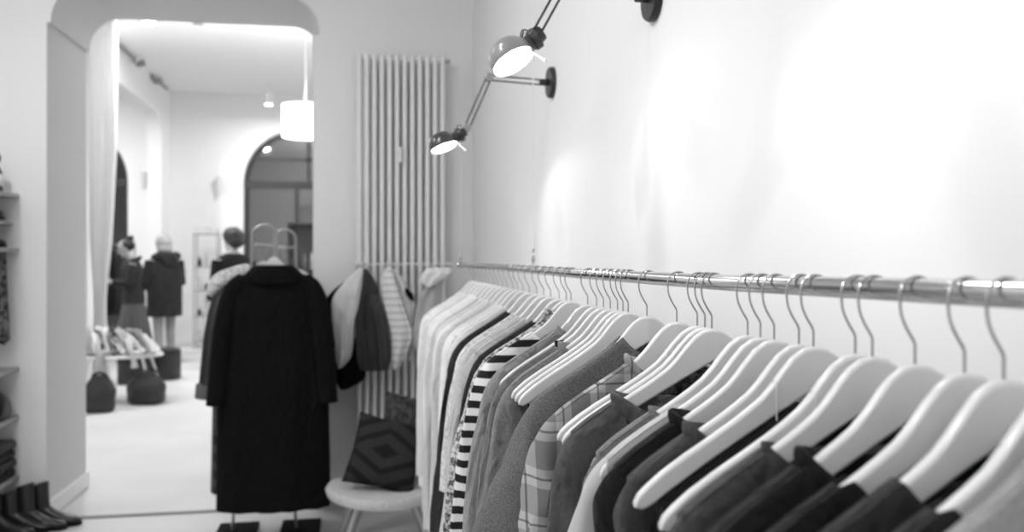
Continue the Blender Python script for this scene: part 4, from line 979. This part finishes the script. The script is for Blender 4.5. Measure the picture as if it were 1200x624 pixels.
m = MB(); m.tube([(-.12, -.06, 1.43), (-.13, .07, 1.45), (0, .14, 1.44), (.13, .07, 1.45), (.12, -.06, 1.43)], [.045, .06, .065, .06, .045], 12); m.ball((0, .13, 1.38), (.11, .05, .09)); m.build('hood', cloth('parka_hood', .026), t2, 60, remesh=.01)
MB().lathe([(0, 0), (.027, 0), (.027, .006), (0, .006)], 20, Matrix.Translation((-.31, .0, 1.25)) @ Matrix.Rotation(math.radians(-95), 4, 'Y')).build('sleeve_patch', M['label'], t2)
boots(t2, ((-.09, .015), (.09, .015)), M['leather'], .16)
# 3: dark curly hair, black top, beyond the coat rack
P3 = atY(274, 300, 9.4)
t3 = thing('person', 'person with short dark curly hair and black top beyond the coat rack', 'person', (P3.x, 9.4, 0), math.radians(-140))
m = MB(); HC = (0, -.045, 1.62); head_parts(m, HC, math.radians(10), 1.02); limb(m, [(0, .02, 1.42), (0, -.01, 1.5), (0, -.03, 1.56)], [.062, .055, .055])
torso(m, .9, 1.47, [(0, .17, .12), (.3, .15, .11), (.75, .19, .12), (.93, .18, .095), (1, .07, .06)], .01)
for sx in (-1, 1):
    limb(m, [(sx*.09, 0, .92), (sx*.09, -.01, .5), (sx*.09, .015, .1)], [.09, .062, .045]); limb(m, [(sx*.185, 0, 1.41), (sx*.22, .01, 1.12), (sx*.17, -.2, .98)], [.052, .043, .032]); hand(m, (sx*.17, -.2, .98), (-sx*.3, -1, -.1), (-sx, 0, -.2), sx)
m.build('body', M['skin'], t3, 60, remesh=.0075)
m = MB(); m.ball((0, -.01, 1.655), (.105, .115, .10), 26, 18, None, lambda d: 1+.12*noise.noise(d*7)); m.ball((0, .045, 1.6), (.09, .07, .075), 22, 14, None, lambda d: 1+.12*noise.noise(d*8)); m.build('hair', M['hairblack'], t3, 60, remesh=.007)
m = MB(); torso(m, .82, 1.475, [(0, .2, .15), (.35, .185, .14), (.75, .215, .145), (.92, .2, .12), (1, .075, .075)], .01)
for sx in (-1, 1): limb(m, [(sx*.18, 0, 1.395), (sx*.23, .01, 1.12), (sx*.18, -.16, 1.0)], [.072, .06, .046])
m.build('top', M['blackmatte'], t3, 60, remesh=.01)
m = MB()
for sx in (-1, 1): limb(m, [(sx*.085, 0, .9), (sx*.095, -.01, .5), (sx*.09, .015, .08)], [.105, .08, .06])
m.ball((0, 0, .9), (.18, .13, .1)); m.build('trousers', M['blackmatte'], t3, 60, remesh=.01); boots(t3, ((-.09, .015), (.09, .015)), M['leather'], .12)

# ------------------------------------------------------------------ camera, world, view
cd = bpy.data.cameras.new('camera'); cam = bpy.data.objects.new('camera', cd); COL.objects.link(cam)
cam.location = (0, 0, CAMH); cam.rotation_euler = (PI/2, 0, -TH)
cd.sensor_width = 36; cd.lens = 36*F/1200; cd.shift_y = -(312-HZ)/1200; cd.clip_start = .02; cd.clip_end = 100
cd.dof.use_dof = True; cd.dof.focus_distance = 1.3; cd.dof.aperture_fstop = 4.0
scn.camera = cam
w = bpy.data.worlds.new('night'); scn.world = w; w.use_nodes = True
w.node_tree.nodes['Background'].inputs[0].default_value = g(.04); w.node_tree.nodes['Background'].inputs[1].default_value = 1
scn.view_settings.view_transform = 'Standard'; scn.view_settings.look = 'None'; scn.view_settings.gamma = 1; scn.view_settings.use_curve_mapping = False
scn.view_settings.exposure = .34
scn.cycles.max_bounces = 10; scn.cycles.diffuse_bounces = 6; scn.cycles.glossy_bounces = 4; scn.cycles.use_denoising = True
scn.cycles.sample_clamp_indirect = 4
